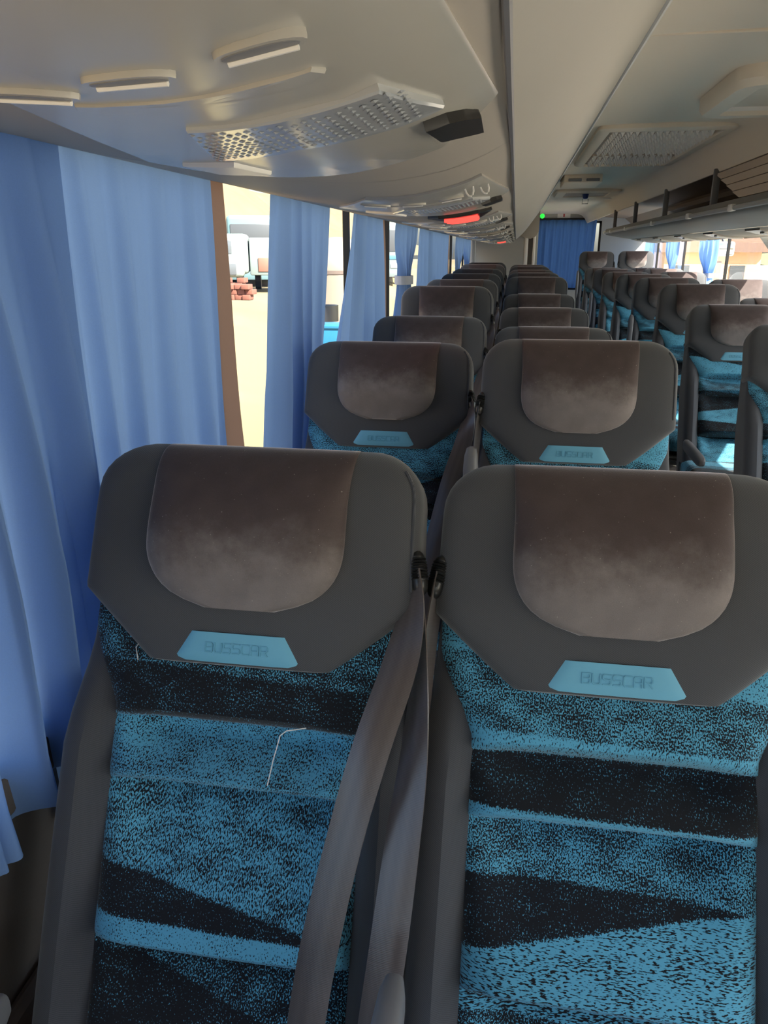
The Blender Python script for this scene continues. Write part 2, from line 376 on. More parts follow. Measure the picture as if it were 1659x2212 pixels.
unlocal(obj('seam_bead', M().tube([(-.0115, y, EYE + .1215 + .0018 * math.sin(y * 7)) for y in [Y0 + i * .15 for i in range(85)]], .0030, 6), MT['grey'], lk, label='dark grey rubber bead along the locker belly'))
unlocal(obj('edge_trim', M().tube([(.276, y, EYE + .478) for y in (Y0, 0, 3, 6, 9, 10.3)], .0085, 8), MT['white'], lk, label='pale trim strip where locker meets ceiling'))
unlocal(obj('end_cap', M().prism([(x, EYE + z) for x, z in LPROF + FPROF] + [(.27, EYE + .49), (-.62, EYE + .49)], 10.29, 10.305, 'y'), MT['rack'], lk))

# passenger service panels on the belly
def on_belly(poly, y0, off, thick, nx=10):
    """a plate that follows the belly: poly in (x, dy)"""
    m = M(); ring0 = []; ring1 = []
    pts = []
    for (a, b), (c, d) in zip(poly, poly[1:] + poly[:1]):
        for i in range(nx): pts.append((lerp(a, c, i / nx), lerp(b, d, i / nx)))
    cx = sum(p[0] for p in pts) / len(pts); cy = sum(p[1] for p in pts) / len(pts)
    rows = []
    for k, (s, o) in enumerate(((1, off - thick), (1, off - .0015), (.985, off), (.6, off), (.2, off), (.01, off))):
        rows.append([tuple(belly_at(cx + (x - cx) * s, y0 + cy + (d - cy) * s, o)) for x, d in pts])
    return m.grid(rows, closed=True)
ordn = ['first', 'second', 'third', 'fourth', 'fifth', 'sixth', 'seventh', 'eighth', 'ninth', 'tenth', 'eleventh']
def service_panel(i, y0):
    where = 'nearest the viewer, above the foremost seat pair' if i == 0 else '%s from the viewer along the left locker belly' % ordn[i]
    r = empty('service_panel', (-.17, y0, EYE + .08), 'grey moulded passenger service panel, ' + where, 'service panel', 'passenger service panels on the left locker')
    def P(name, m, mat, **k): return unlocal(obj(name, m, mat, r, **k))
    P('panel_plate', on_belly([(-.245, .16), (-.055, .05), (-.022, .56), (-.075, .68), (-.40, .86), (-.43, .80)], y0, .005, .01), MT['psu'])
    ln = P('light_lens', on_belly([(-.215, .40), (-.085, .37), (-.058, .485), (-.17, .505), (-.265, .585)], y0, .0085, .006), MT['lens'], label='dimpled translucent light lens')
    if i < 4:
        dm = M()
        for a in range(30):
            for b in range(20):
                x = -.262 + a * .0078; d = .36 + b * .0126 + (a % 2) * .0063
                # inside the lens outline
                lo = lerp(.40, .37, (x + .215) / .13) if x > -.215 else lerp(.40, .585, (-.215 - x) / .05)
                hi = lerp(.485, .505, (-.058 - x) / .112) if x > -.17 else lerp(.505, .585, (-.17 - x) / .095)
                if x > -.072 or not (lo + .008 < d < hi - .008): continue
                p = [tuple(belly_at(x + q * .0026, y0 + d + s * .0042, .0086)) for q, s in ((-1, 0), (0, -1), (1, 0), (0, 1))] + [tuple(belly_at(x, y0 + d, .0096))]
                dm.add(p, [(0, 1, 4), (1, 2, 4), (2, 3, 4), (3, 0, 4)])
        o = bpy.data.objects.new('lens_dimples', dm.mesh('lens_dimples', False)); COL.objects.link(o); o.parent = ln; o.data.materials.append(MT['lens']); o['kind'] = 'stuff'
        # ln already carries the parent offset, so this child sits at its own zero
    bt = P('call_button_cluster', on_belly([(-.077, .53), (-.06, .535), (-.048, .552), (-.038, .575), (-.039, .655), (-.072, .605)], y0, .011, .010), MT['black'], label='glossy black button cluster')
    P('label_plate', on_belly([(-.345, .70), (-.265, .63), (-.25, .70), (-.335, .78)], y0, .009, .009), MT['white'], label='white plastic latch plate')
    for (cx, cy, rx, ry) in ((-.250, .285, .027, .011), (-.180, .252, .023, .010), (-.114, .240, .021, .011)):
        n = 20; oval = [(cx + rx * math.cos(k * 2 * math.pi / n), cy + ry * math.sin(k * 2 * math.pi / n) + (cx - .0) * 0) for k in range(n)]
        v = P('air_vent', on_belly(oval, y0, .0078, .006, 1), MT['psu'])
        oval2 = [(cx + rx * .84 * math.cos(k * 2 * math.pi / n), cy + ry * .7 * math.sin(k * 2 * math.pi / n)) for k in range(n)]
        obj('vent_throat', on_belly(oval2, y0, .0082, .002, 1), MT['grey'], v)
        a, b = belly_at(cx - rx * .75, y0 + cy + ry * .35, .0086), belly_at(cx + rx * .75, y0 + cy + ry * .35, .0086)
        obj('vent_louvre', M().tube([tuple(a), tuple(b)], .0016, 6), MT['white'], v)
    for dx, dd in ((-.078, .12), (-.058, .18)):
        p = [belly_at(dx + .006 * math.cos(k * math.pi / 6), y0 + dd, .006 + .013 * math.sin(k * math.pi / 6)) for k in range(7)]
        P('hook', M().tube([tuple(q) for q in p], .0016, 6), MT['white'])
    P('handle_recess', on_belly([(-.245, .318), (-.105, .295), (-.10, .305), (-.11, .318), (-.24, .342), (-.252, .332)], y0, .0066, .004), MT['psu'])
    return r
PY = [.12, 1.15, 2.25, 3.2, 4.2, 5.2, 6.2, 7.2, 8.2, 9.2]
for i, y in enumerate(PY): service_panel(i, y)
for i, (xa, xb, ya, yb, nm) in enumerate(((-.19, -.095, 1.98, 2.16, 'near'), (-.19, -.10, 7.72, 7.92, 'far'))):
    r = empty('red_indicator', ((xa + xb) / 2, ya, EYE + .08), 'glowing red lit indicator set in the left locker belly, %s' % ('larger and nearer one' if i == 0 else 'small far one'), 'indicator lamp', 'red indicators on the left locker')
    unlocal(obj('bezel', on_belly([(xa - .03, ya + .03), (xa, ya - .01), (xb, ya - .01), (xb + .03, ya + .03), (xb, yb + .01), (xa, yb + .01)], 0, .008, .008), MT['black'], r))
    for k in range(2):
        y_ = lerp(ya, yb, .2 + .42 * k)
        unlocal(obj('lamp_bar', on_belly([(xa + .01, y_), (xb - .004, y_), (xb - .01, y_ + .055), (xa + .02, y_ + .055)], 0, .016, .008), MT['red'], r))

# ------------------------------------------------------------------ right overhead rack (open, with rail and posts)
RPROF = [(.952, .20), (.948, .216), (.940, .214), (.934, .195), (.930, .186), (.932, .166), (.945, .158), (.98, .150), (1.04, .140), (1.12, .127), (1.21, .115)]
RBEL = [(1.21, .112), (1.26, .098), (1.30, .090), (1.35, .085), (1.40, .083), (1.45, .085), (1.52, .090), (1.62, .103), (1.72, .120), (1.84, .146)]
rk = empty('open_luggage_rack', (1.2, 3.0, EYE + .1), 'open grey luggage rack with a front rail over the right seat pairs', 'luggage rack')
FR = [Y0, -.4, 1.6, 3.6, 5.6, 7.4, 9.0]
for a, b in zip(FR, FR[1:]): unlocal(obj('rack_front', sweep(RPROF, a + .001, b - .001), MT['rackgrey'], rk))
for a, b in zip([Y0] + [i * 1.0 + .15 for i in range(0, 9)], [i * 1.0 + .15 for i in range(0, 9)] + [9.0]): unlocal(obj('belly_panel', sweep(RBEL, a + .0015, b - .0015), MT['rack'], rk))
unlocal(obj('rack_floor', M().box(.95, XR, Y0, 9.0, EYE + .17, EYE + .185), MT['rackgrey'], rk))
unlocal(obj('end_cap', M().prism([(x, EYE + z) for x, z in RPROF + RBEL] + [(1.83, EYE + .2)], 8.995, 9.01, 'y'), MT['rackgrey'], rk))
unlocal(obj('front_rail', M().tube([(.927, y, EYE + .176) for y in (Y0, 0, 3, 6, 8.9)] , .011, 8), MT['railm'], rk))
unlocal(obj('rail_end', M().tube([(.927, 8.9, EYE + .176), (.925, 9.0, EYE + .178), (.94, 9.04, EYE + .17)], [.014, .02, .012], 10), MT['white'], rk))
for y in (.6, 1.85, 2.95, 3.8, 4.7, 5.9, 7.3, 8.4): unlocal(obj('rail_clip', M().rbox(.913, .934, y - .035, y + .035, EYE + .163, EYE + .192, .004), MT['white'], rk))
for y in (1.7, 3.0, 4.36, 5.72, 7.1, 8.5):
    unlocal(obj('rack_post', M().rbox(.952, .985, y - .012, y + .012, EYE + .19, EYE + .385, .005), MT['grey'], rk))
for k, (x, z) in enumerate(((1.52, .40), (1.60, .345), (1.68, .29), (1.74, .235))):
    unlocal(obj('rack_slat', M().rbox(x, x + .02, Y0, 9.0, EYE + z - .022, EYE + z + .022, .006), MT['brownslat'], rk))
unlocal(obj('rack_lining', M().add([(1.05, Y0, EYE + .46), (1.05, 12.0, EYE + .46), (1.5, 12.0, EYE + .43), (1.5, Y0, EYE + .43), (1.8, Y0, EYE + .2), (1.8, 12.0, EYE + .2), (.985, Y0, EYE + .40), (.985, 12.0, EYE + .40)], [(0, 1, 2, 3), (3, 2, 5, 4), (6, 7, 1, 0)]), MT['brownslat'], rk, smooth=False))
# ribbed closing panel in the near part of the slot
rp = empty('ribbed_closing_panel', (.97, 3.0, EYE + .2), 'beige ribbed panel closing the near end of the right rack slot', 'panel')
for k in range(4):
    z0, z1 = EYE + .222 + .036 * k, EYE + .222 + .036 * (k + 1) - .004
    e0, e1 = 3.86 + .135 * k, 3.86 + .135 * (k + 1)
    m = M(); xa = .962 + .002 * k
    m.add([(xa, 1.0, z0), (xa, e0, z0), (xa, e1, z1), (xa, 1.0, z1), (xa + .014, 1.0, z0), (xa + .014, e0, z0), (xa + .014, e1, z1), (xa + .014, 1.0, z1)],
          [(0, 1, 2, 3), (4, 7, 6, 5), (0, 4, 5, 1), (1, 5, 6, 2), (2, 6, 7, 3), (3, 7, 4, 0)])
    unlocal(obj('rib_plank', m, MT['ribbed'], rp, smooth=False))
# call lamps / panels under the right rack
for i, y in enumerate((3.4, 4.4, 5.4, 6.4, 7.4, 8.4)):
    r = empty('rack_lamp_panel', (1.4, y, EYE + .08), 'slim pale reading lamp panel under the right rack, %s from the viewer' % ordn[i], 'lamp panel', 'lamp panels under the right rack')
    m = M()
    def rz(x): return EYE + table(RBEL, x)
    def strip(x0, x1, a, b, off, mat, nm):
        rows = [[(lerp(x0, x1, q / 6), yy, rz(lerp(x0, x1, q / 6)) - o) for q in range(7)] for yy, o in ((y + a, -.002), (y + a + .004, off), (y + b - .004, off), (y + b, -.002))]
        unlocal(obj(nm, M().grid(rows), mat, r))
    strip(1.225, 1.62, .02, .30, .008, MT['psu'], 'panel_plate')
    strip(1.26, 1.42, .06, .14, .014, MT['white'], 'lamp_lens')
    strip(1.45, 1.58, .08, .16, .012, MT['grey'], 'button_pad')

# ------------------------------------------------------------------ ceiling fittings
def frame_plate(m, x0, x1, y0, y1, z, t, r, wdt):
    """rounded frame ring hanging t below z"""
    def rr(a0, a1, b0, b1, rad, n=5):
        out = []
        for cx, cy, st in ((a1 - rad, b1 - rad, 0), (a0 + rad, b1 - rad, 90), (a0 + rad, b0 + rad, 180), (a1 - rad, b0 + rad, 270)):
            for k in range(n + 1):
                an = math.radians(st + 90 * k / n); out.append((cx + rad * math.cos(an), cy + rad * math.sin(an)))
        return out
    o, i = rr(x0, x1, y0, y1, r), rr(x0 + wdt, x1 - wdt, y0 + wdt, y1 - wdt, max(.004, r - wdt))
    s, e = rr(x0 + .012, x1 - .012, y0 + .012, y1 - .012, r), rr(x0 + wdt - .006, x1 - wdt + .006, y0 + wdt - .006, y1 - wdt + .006, max(.004, r - wdt))
    m.grid([[(x, y, z + .01) for x, y in o], [(x, y, z - t * .6) for x, y in o], [(x, y, z - t) for x, y in s], [(x, y, z - t) for x, y in e], [(x, y, z - t * .5) for x, y in i], [(x, y, z + .01) for x, y in i]], closed=True)
    return m
ag = empty('ceiling_air_grille', (.6, 4.35, ZC), 'large beige perforated air grille set in the ceiling', 'air grille')
unlocal(obj('grille_frame', frame_plate(M(), .315, .875, 3.62, 5.14, ZC + .002, .022, .05, .055), MT['ceil'], ag))
for k, (a, b) in enumerate(((3.69, 4.58), (4.64, 5.07))):
    pl = unlocal(obj('grille_panel', M().rbox(.375, .815, a, b, ZC - .008, ZC + .005, .004), MT['ribbed'], ag))
    m = M(); m2 = M(); nx, ny = 14, int((b - a) / .07)
    for i in range(nx):
        for j in range(ny + 1):
            x = .395 + i * .0305; y = a + .035 + j * .07 + (i % 2) * .035
            if y > b - .03: continue
            m.add([(x - .010, y - .022, ZC - .008), (x + .010, y - .022, ZC - .008), (x + .010, y + .022, ZC - .008), (x - .010, y + .022, ZC - .008), (x, y - .014, ZC - .030), (x, y + .014, ZC - .030)], [(0, 1, 4), (1, 2, 5, 4), (2, 3, 5), (3, 0, 4, 5)])
            m2.box(x - .009, x + .009, y + .0225, y + .034, ZC - .0095, ZC - .0079)  # flat dark slot, painted as the shadow beside each bump
    o = obj('louvre_bumps', m, MT['white'], pl, smooth=False); o['kind'] = 'stuff'  # white colour stands in for the lit louvre edges
    o = obj('louvre_slot_shades', m2, MT['grey'], pl, smooth=False); o['kind'] = 'stuff'
# roof escape hatch at the right edge of view
ht = empty('roof_hatch', (.8, 3.1, ZC), 'cream roof hatch frame with a raised moulded rim', 'roof hatch')
unlocal(obj('hatch_rim', frame_plate(M(), .60, 1.04, 2.55, 3.18, ZC + .002, .05, .09, .075), MT['ribbed'], ht)).data.materials[0] = MT['ceil']
unlocal(obj('hatch_lid', M().rbox(.67, .97, 2.62, 3.11, ZC - .022, ZC, .008), MT['ceil'], ht))
unlocal(obj('inner_rim', frame_plate(M(), .645, .995, 2.60, 3.13, ZC + .002, .036, .07, .03), MT['white'], ht))
sp = empty('ceiling_speaker_box', (.4, 6.0, ZC), 'small beige slotted box on the ceiling beside the left locker', 'air vent')
unlocal(obj('box_body', M().rbox(.30, .56, 5.85, 6.35, ZC - .05, ZC + .01, .012), MT['ceil'], sp))
for a in (.33, .45): unlocal(obj('slot', M().rbox(a, a + .09, 5.838, 5.86, ZC - .040, ZC - .022, .004), MT['grey'], sp, label='dark slot'))
h2 = empty('rear_roof_vent', (.6, 7.6, ZC), 'rear ceiling vent plate with a dark blue knob', 'roof vent')
unlocal(obj('vent_plate', frame_plate(M(), .315, .86, 7.2, 7.95, ZC + .002, .025, .06, .09), MT['ceil'], h2))
unlocal(obj('vent_lid', M().rbox(.40, .78, 7.28, 7.86, ZC - .014, ZC + .01, .006), MT['ribbed'], h2))
unlocal(obj('knob', M().tube([(.585, 7.55, ZC - .01), (.585, 7.55, ZC - .05), (.585, 7.55, ZC - .055)], [.03, .022, .012], 10), mottled('blue_knob', (.02, .05, .22)), h2, label='dark blue knob'))
unlocal(obj('pull', M().tube([(.56, 7.55, ZC - .055), (.56, 7.55, ZC - .095), (.61, 7.55, ZC - .095), (.61, 7.55, ZC - .055)], .005, 6), MT['white'], h2))
dl = empty('ceiling_downlight', (.9, 8.3, ZC), 'small oval downlight at the rear right of the ceiling', 'ceiling light')
unlocal(obj('lamp_glass', M().tube([(.86, 8.3, ZC + .01), (.86, 8.3, ZC - .012), (.86, 8.3, ZC - .016)], [.05, .05, .03], 16), MT['white'], dl))

# ------------------------------------------------------------------ rear of the coach
tb = empty('washroom_cabin', (-.2, 10.6, 0), 'grey washroom cabin in the rear left corner behind the last seats', 'washroom')
unlocal(obj('front_panel', M().rbox(-.52, .10, 10.55, 10.60, 0, EYE + .20, .01), MT['rear'], tb))
unlocal(obj('corner_post', M().tube([(-.565, 10.56, 0), (-.565, 10.56, EYE + .2)], .035, 10), MT['lgrey'], tb))
unlocal(obj('corner_post', M().tube([(.125, 10.56, 0), (.125, 10.56, EYE + .16)], .024, 10), MT['white'], tb))
unlocal(obj('corner_post', M().tube([(.225, 10.56, 0), (.225, 10.56, EYE + .22)], .018, 10), MT['white'], tb))
unlocal(obj('recess', M().box(.145, .21, 10.60, 10.64, 0, EYE + .2), MT['rackgrey'], tb))
unlocal(obj('side_panel', M().rbox(.225, .27, 10.56, Y1, 0, ZC, .012), MT['rear'], tb))
unlocal(obj('upper_fascia', M().prism([(-.62, EYE + .17), (.06, EYE + .17), (.10, EYE + .155), (.17, EYE + .14), (.23, EYE + .165), (.268, EYE + .23), (.27, EYE + .49), (-.62, EYE + .49)], 10.34, 10.6, 'y'), MT['rack'], tb))
unlocal(obj('door_handle', M().rbox(.268, .285, 11.0, 11.03, EYE - .30, EYE - .08, .006), MT['black'], tb, label='black door handle'))
unlocal(obj('notice', M().box(.271, .273, 10.75, 10.95, EYE + .02, EYE + .22), MT['white'], tb, label='small white notice'))
gl = tag(obj('green_indicator_lamp', M().tube([(.30, 10.40, ZC - .085), (.30, 10.37, ZC - .085), (.30, 10.36, ZC - .085)], [.028, .028, .012], 12), MT['green']), 'tiny glowing green lamp at the rear end of the left locker', 'indicator lamp')
nl = empty('exit_notice', (.62, Y1 - .01, EYE + .47), 'small white notice with a red mark above the rear curtain', 'sign')
unlocal(obj('notice_plate', M().box(.56, .74, Y1 - .012, Y1, EYE + .43, EYE + .52), MT['white'], nl))
unlocal(obj('red_mark', M().box(.64, .662, Y1 - .014, Y1 - .011, EYE + .455, EYE + .495), mottled('red_print', (.5, .08, .08)), nl, label='red mark'))

# ------------------------------------------------------------------ curtains
def curtain(name, label, x, top, bot, zt, zb, folds, amp, seed, mat='curtain', tie=None, nu=110, nv=26, edge=None, hem=None, side=1, sag=0.0, flat=0.0, bulge=0.0, group=None, yfun=None):
    rs = random.Random(seed); ph = [rs.uniform(0, 6.28) for _ in range(6)]; rel = [rs.uniform(.6, 1.4) for _ in range(6)]
    r = empty(name, (x, (top[0] + top[1]) / 2, zt), label, 'curtain', group)
    def pt(u, v):
        z = lerp(zt, zb, v)
        if hem: z = lerp(zt, zb + hem * (1 - u), v)
        ya, yb = lerp(top[0], bot[0], v), lerp(top[1], bot[1], v)
        if tie:                                      # gathered at a band
            tv, ty, tw = tie
            k = math.exp(-((v - tv) / .20) ** 2) if v < tv else math.exp(-((v - tv) / .35) ** 2)
            ya, yb = lerp(ya, ty - tw / 2, k), lerp(yb, ty + tw / 2, k)
        uu = u + .035 * math.sin(6.28 * u * 1.3 + ph[0]) + .012 * math.sin(v * 5 + ph[5] + u * 9)
        y = lerp(ya, yb, u)
        a = amp * (.35 + .65 * min(1, v * 1.6)) * (1 - flat * u)
        s = math.sin(6.283 * folds * uu + ph[1]); s2 = math.sin(6.283 * folds * 1.9 * uu + ph[2] + v * 1.2)
        s = math.copysign(abs(s) ** .75, s)
        xx = x + side * (a * (s * rel[0] + .35 * s2 * rel[1]) + bulge * math.sin(math.pi * min(1, v * 1.1)) * math.sin(math.pi * u))
        y += a * .5 * math.cos(6.283 * folds * uu + ph[3])
        if sag: z -= sag * math.sin(math.pi * u) * v
        return (xx, y, z)
    rows = [[pt(i / nu, j / nv) for i in range(nu + 1)] for j in range(nv + 1)]
    unlocal(obj('cloth', M().grid(rows), MT[mat], r, sharp=180))
    tb_ = M().tube([(x, lerp(top[0], top[1], i / 6), zt + .006) for i in range(7)], .006, 6)
    unlocal(obj('curtain_rail', tb_, MT['lgrey'], r))
    if edge:                                         # brown folded-back edge on the far side
        rr = [[(rows[j][-1][0] - side * (.0 + .004 * k / 3), rows[j][-1][1] + (edge + edge * .9 * j / nv) * math.sin(k / 3 * 1.57), rows[j][-1][2]) for k in range(4)] for j in range(nv + 1)]
        unlocal(obj('edge_lining', M().grid(rr), MT['lining'], r, label='brown lining along the curtain edge', sharp=180))
    if tie:
        tv, ty, tw = tie; z = lerp(zt, zb, tv); n = 20
        rad = tw / 2 + .012
        rows = [[(x + (.045 + dx) * math.cos(k * 6.283 / n), ty + (rad + dx) * math.sin(k * 6.283 / n), z + dz) for k in range(n)] for dz, dx in ((-.022, 0), (-.022, .004), (.022, .004), (.022, 0))]
        unlocal(obj('tie_band', M().grid(rows, closed=True), MT['tie'], r, label='pale tie band'))
    return r
ZT = EYE + .150
curtain('window_curtain', 'near blue curtain bunched in long folds at the left frame edge', -.575, (.35, .98), (.48, .985), EYE + .13, EYE - .67, 5.2, .030, 3, hem=-.05, nu=140, nv=34, bulge=.02)
curtain('window_curtain', 'wide flat blue curtain behind the foremost window seat', -.597, (.80, 1.535), (.82, 1.53), ZT, EYE - .78, 6.5, .021, 5, edge=.075, nu=190)
curtain('window_curtain', 'blue curtain with deep pleats between the two brightest window gaps', -.590, (1.94, 2.53), (1.78, 2.24), ZT, EYE - .66, 4.6, .030, 11, nu=130)
curtain('window_curtain', 'third hanging blue curtain, with a brown edge, right of the thin black window post', -.590, (2.88, 3.50), (2.37, 3.46), ZT, EYE - .62, 3.4, .024, 8, edge=.06, nu=120)
curtain('window_curtain', 'blue curtain gathered by a white band, nearer the viewer on the left side', -.590, (4.06, 4.88), (3.75, 4.56), ZT, EYE - .6, 5, .024, 21, tie=(.40, 4.27, .17), nu=120)
curtain('window_curtain', 'dark blue untied curtain beyond the tied one on the left side', -.590, (4.95, 7.10), (4.80, 6.75), ZT, EYE - .6, 9, .022, 31, edge=.12, nu=150)
curtain('window_curtain', 'gathered blue curtain near the rear of the left side', -.590, (8.0, 9.1), (7.9, 9.0), ZT, EYE - .6, 5, .024, 41, tie=(.50, 8.3, .18))
curtain('window_curtain', 'rearmost gathered blue curtain of the left side', -.590, (9.25, 10.5), (9.2, 10.5), ZT, EYE - .6, 5, .024, 42, tie=(.48, 9.9, .18))
XC = XR - .03
curtain('window_curtain', 'gathered blue curtain at the nearest right window post, half in sun', XC, (7.70, 8.45), (7.6, 8.5), ZT - .02, EYE - .55, 4, .022, 51, tie=(.52, 7.95, .16), side=-1)
curtain('window_curtain', 'gathered blue curtain at the middle right window post', XC, (9.45, 10.25), (9.4, 10.2), ZT - .02, EYE - .55, 4, .022, 52, tie=(.52, 9.75, .16), side=-1)
curtain('window_curtain', 'blue curtain in the rear right corner', XC, (11.15, 11.9), (11.15, 11.9), ZT - .02, EYE - .55, 4, .022, 53, side=-1)
# rear window curtain, across the coach
rs = random.Random(4)
rc = empty('rear_curtain', (.7, Y1 - .04, EYE + .4), 'dark blue curtain hanging over the rear window', 'curtain')
rows = []
for j in range(21):
    v = j / 20; z = lerp(EYE + .415, EYE - .52, v)
    rows.append([(lerp(.30, 1.115 - .03 * v, i / 90), Y1 - .045 + .014 * math.sin(i / 90 * 6.283 * 7 + 1.2 * math.sin(v * 3)) + .007 * math.sin(i / 90 * 6.283 * 15 + 2), z) for i in range(91)])
unlocal(obj('cloth', M().grid(rows), MT['curtaind'], rc, sharp=180))
unlocal(obj('curtain_rail', M().tube([(.29, Y1 - .045, EYE + .425), (1.14, Y1 - .045, EYE + .425)], .014, 8), MT['black'], rc))
# grey cup holder on the window pillar
ch = empty('cup_holder', (-.585, 2.46, EYE - .2), 'grey plastic ring holder fixed at the window beside the pleated curtain', 'cup holder')
n = 20
def ring(r0, r1, z0, z1): return M().grid([[(-.585 + r * math.cos(k * 6.283 / n), 2.46 + r * math.sin(k * 6.283 / n), z) for k in range(n)] for r, z in ((r0, z0), (r1, z0), (r1, z1), (r0, z1), (r0, z0))], closed=True)
unlocal(obj('holder_ring', ring(.026, .034, EYE - .215, EYE - .165), MT['lgrey'], ch)); unlocal(obj('bracket', M().rbox(-.62, -.60, 2.44, 2.48, EYE - .23, EYE - .16, .004), MT['lgrey'], ch))

# ------------------------------------------------------------------ coach seats
LN = .80
def hw_head(v):
    if v < .07: return .141 + .077 * math.sqrt(max(0, 1 - (1 - v / .07) ** 2))
    if v < .20: return .218 + .003 * (v - .07) / .13
    return lerp(.221, .120, (v - .20) / .09)
def wf_head(v): return .022 + .010 * sstep(0, .1, v) - .006 * sstep(.21, .29, v)
def g_head(v): return math.sqrt(max(0.0, 1 - (1 - min(v / .055, 1)) ** 2))
def wb_head(v): return -.095 if v < .198 else lerp(-.095, -.03, sstep(.198, .21, v))
def head_front(x, v):
    h = hw_head(v); s = min(.999, abs(x) / h); n = 6
    wf, wb = wf_head(v), wb_head(v); c = -.030; g = g_head(v)
    return c + (wf - c) * g * (1 - s ** n) ** (1 / n)
def hw_body(v): return table([(.12, .208), (.25, .217), (.40, .228), (.60, .230), (.82, .230)], v)
def body_front(x, v):
    h = hw_body(v); s = min(1, abs(x) / h)
    f = -.004 - .042 * sstep(.34, .38, v) * (1 - sstep(.095, .158, abs(x))) + .042 * sstep(.26, .40, v) * sstep(.158, .195, abs(x))
    return -.10 + (f + .10) * (1 - s ** 10) ** .1
def P3(x, v, w): return (x, -w, LN - v)           # seat-back frame: pivot at origin, leaning applied by rotation

def mesh_body():
    m = M(); rows = []; uvs = []
    ss = [math.sin(lerp(-math.pi / 2, math.pi / 2, i / 44)) for i in range(45)]
    for v in [.12, .16, .2, .24, .27, .3, .33, .36, .4, .45, .5, .55, .6, .65, .7, .75, .8]:
        h = hw_body(v)
        fr = [P3(s * h, v, body_front(s * h, v)) for s in ss]
        bk = [P3(s * h * .97, v, -.10 - .018 * (1 - s * s)) for s in (.9, .5, 0, -.5, -.9)]
        rows.append(fr + bk); uvs.append([(s * h, v) for s in ss] + [(s * h, v) for s in (.9, .5, 0, -.5, -.9)])
    m.grid(rows, closed=True, uvs=uvs, cap=True); return m
def mesh_head():
    m = M(); rows = []; uvs = []
    vs = [0, .002, .006, .012, .02, .03, .042, .055, .07, .085, .1, .12, .14, .16, .18, .195, .201, .207, .214, .225, .24, .255, .268, .278, .285, .290]
    n = 48
    for v in vs:
        h = hw_head(v); g = g_head(v); wf, wb, c = wf_head(v), wb_head(v), -.030
        if v > .285: wf = lerp(wf, .004, (v - .285) / .005)
        r = []; u = []
        for k in range(n):
            a = 2 * math.pi * (k + .5) / n; ca, sa = math.cos(a), math.sin(a); e = 2 / 6
            x = h * math.copysign(abs(ca) ** e, ca); q = math.copysign(abs(sa) ** e, sa)
            wv = c + (wf - c) * g * q if q > 0 else c + (c - wb) * g * q
            r.append(P3(x, v, wv)); u.append((x + (wv if abs(ca) > .98 else 0), v))
        rows.append(r); uvs.append(u)
    m.grid(rows, closed=True, uvs=uvs, cap=True); return m
def patch(half, v0, v1, nx, nv, wfun, skirt=.012, vdist=None):
    rows = []; uvs = []
    for j in range(nv + 1):
        t = j / nv
        if vdist: t = vdist(t)
        v = lerp(v0, v1, t); h = half(v)
        fr = []; u = []
        for i in range(nx + 1):
            s = math.sin(lerp(-math.pi / 2, math.pi / 2, i / nx)); x = s * h
            fr.append(P3(x, v, wfun(s, t, x, v))); u.append((x, v))
        a, b = fr[0], fr[-1]
        fr = [(a[0], a[1] + skirt, a[2])] + fr + [(b[0], b[1] + skirt, b[2])]; u = [u[0]] + u + [u[-1]]
        rows.append(fr); uvs.append(u)
    top = [(p[0], p[1] + skirt, p[2]) for p in rows[0]]; bot = [(p[0], p[1] + skirt, p[2]) for p in rows[-1]]
    return M().grid([top] + rows + [bot], uvs=[uvs[0]] + uvs + [uvs[-1]])
def half_cushion(v):
    b = .130 - .003 * sstep(0, .08, v)
    if v <= .122: return b
    t = min(1, (v - .122) / .094); return max(.045, b * (1 - t ** 2.7) ** (1 / 2.7))
def mesh_cushion():
    def wf(s, t, x, v):
        rise = .005 + .036 * sstep(.01, .130, v) * (1 - .9 * sstep(.145, .218, v))
        return head_front(x, v) + .002 + rise * max(0, 1 - abs(s) ** 5) ** .5 * min(1, g_head(v) + .2)
    return patch(half_cushion, .002, .216, 26, 30, wf, vdist=lambda t: t ** 1.3 if t < .5 else t + (.5 ** 1.3 - .5) * (1 - t) * 2)
def mesh_badge():
    half = lambda v: lerp(.060, .083, (v - .246) / .038)
    return patch(half, .246, .284, 10, 5, lambda s, t, x, v: head_front(x, v) + .0035 * (1 - abs(s) ** 12) - (.004 if t > .95 else 0), .006)
LET = {'B': [[(0, 0), (0, 1), (.85, 1), (1, .85), (1, .6), (.9, .5), (1, .4), (1, .15), (.85, 0), (0, 0)], [(0, .5), (.9, .5)]],
       'U': [[(0, 1), (0, .15), (.15, 0), (.85, 0), (1, .15), (1, 1)]],
       'S': [[(1, 1), (.15, 1), (0, .85), (0, .62), (.15, .5), (.85, .5), (1, .38), (1, .15), (.85, 0), (0, 0)]],
       'C': [[(1, 1), (.15, 1), (0, .85), (0, .15), (.15, 0), (1, 0)]],
       'A': [[(0, 0), (0, .85), (.15, 1), (.85, 1), (1, .85), (1, 0)], [(0, .4), (1, .4)]],
       'R': [[(0, 0), (0, 1), (.85, 1), (1, .85), (1, .58), (.85, .45), (0, .45)], [(.55, .45), (1, 0)]]}
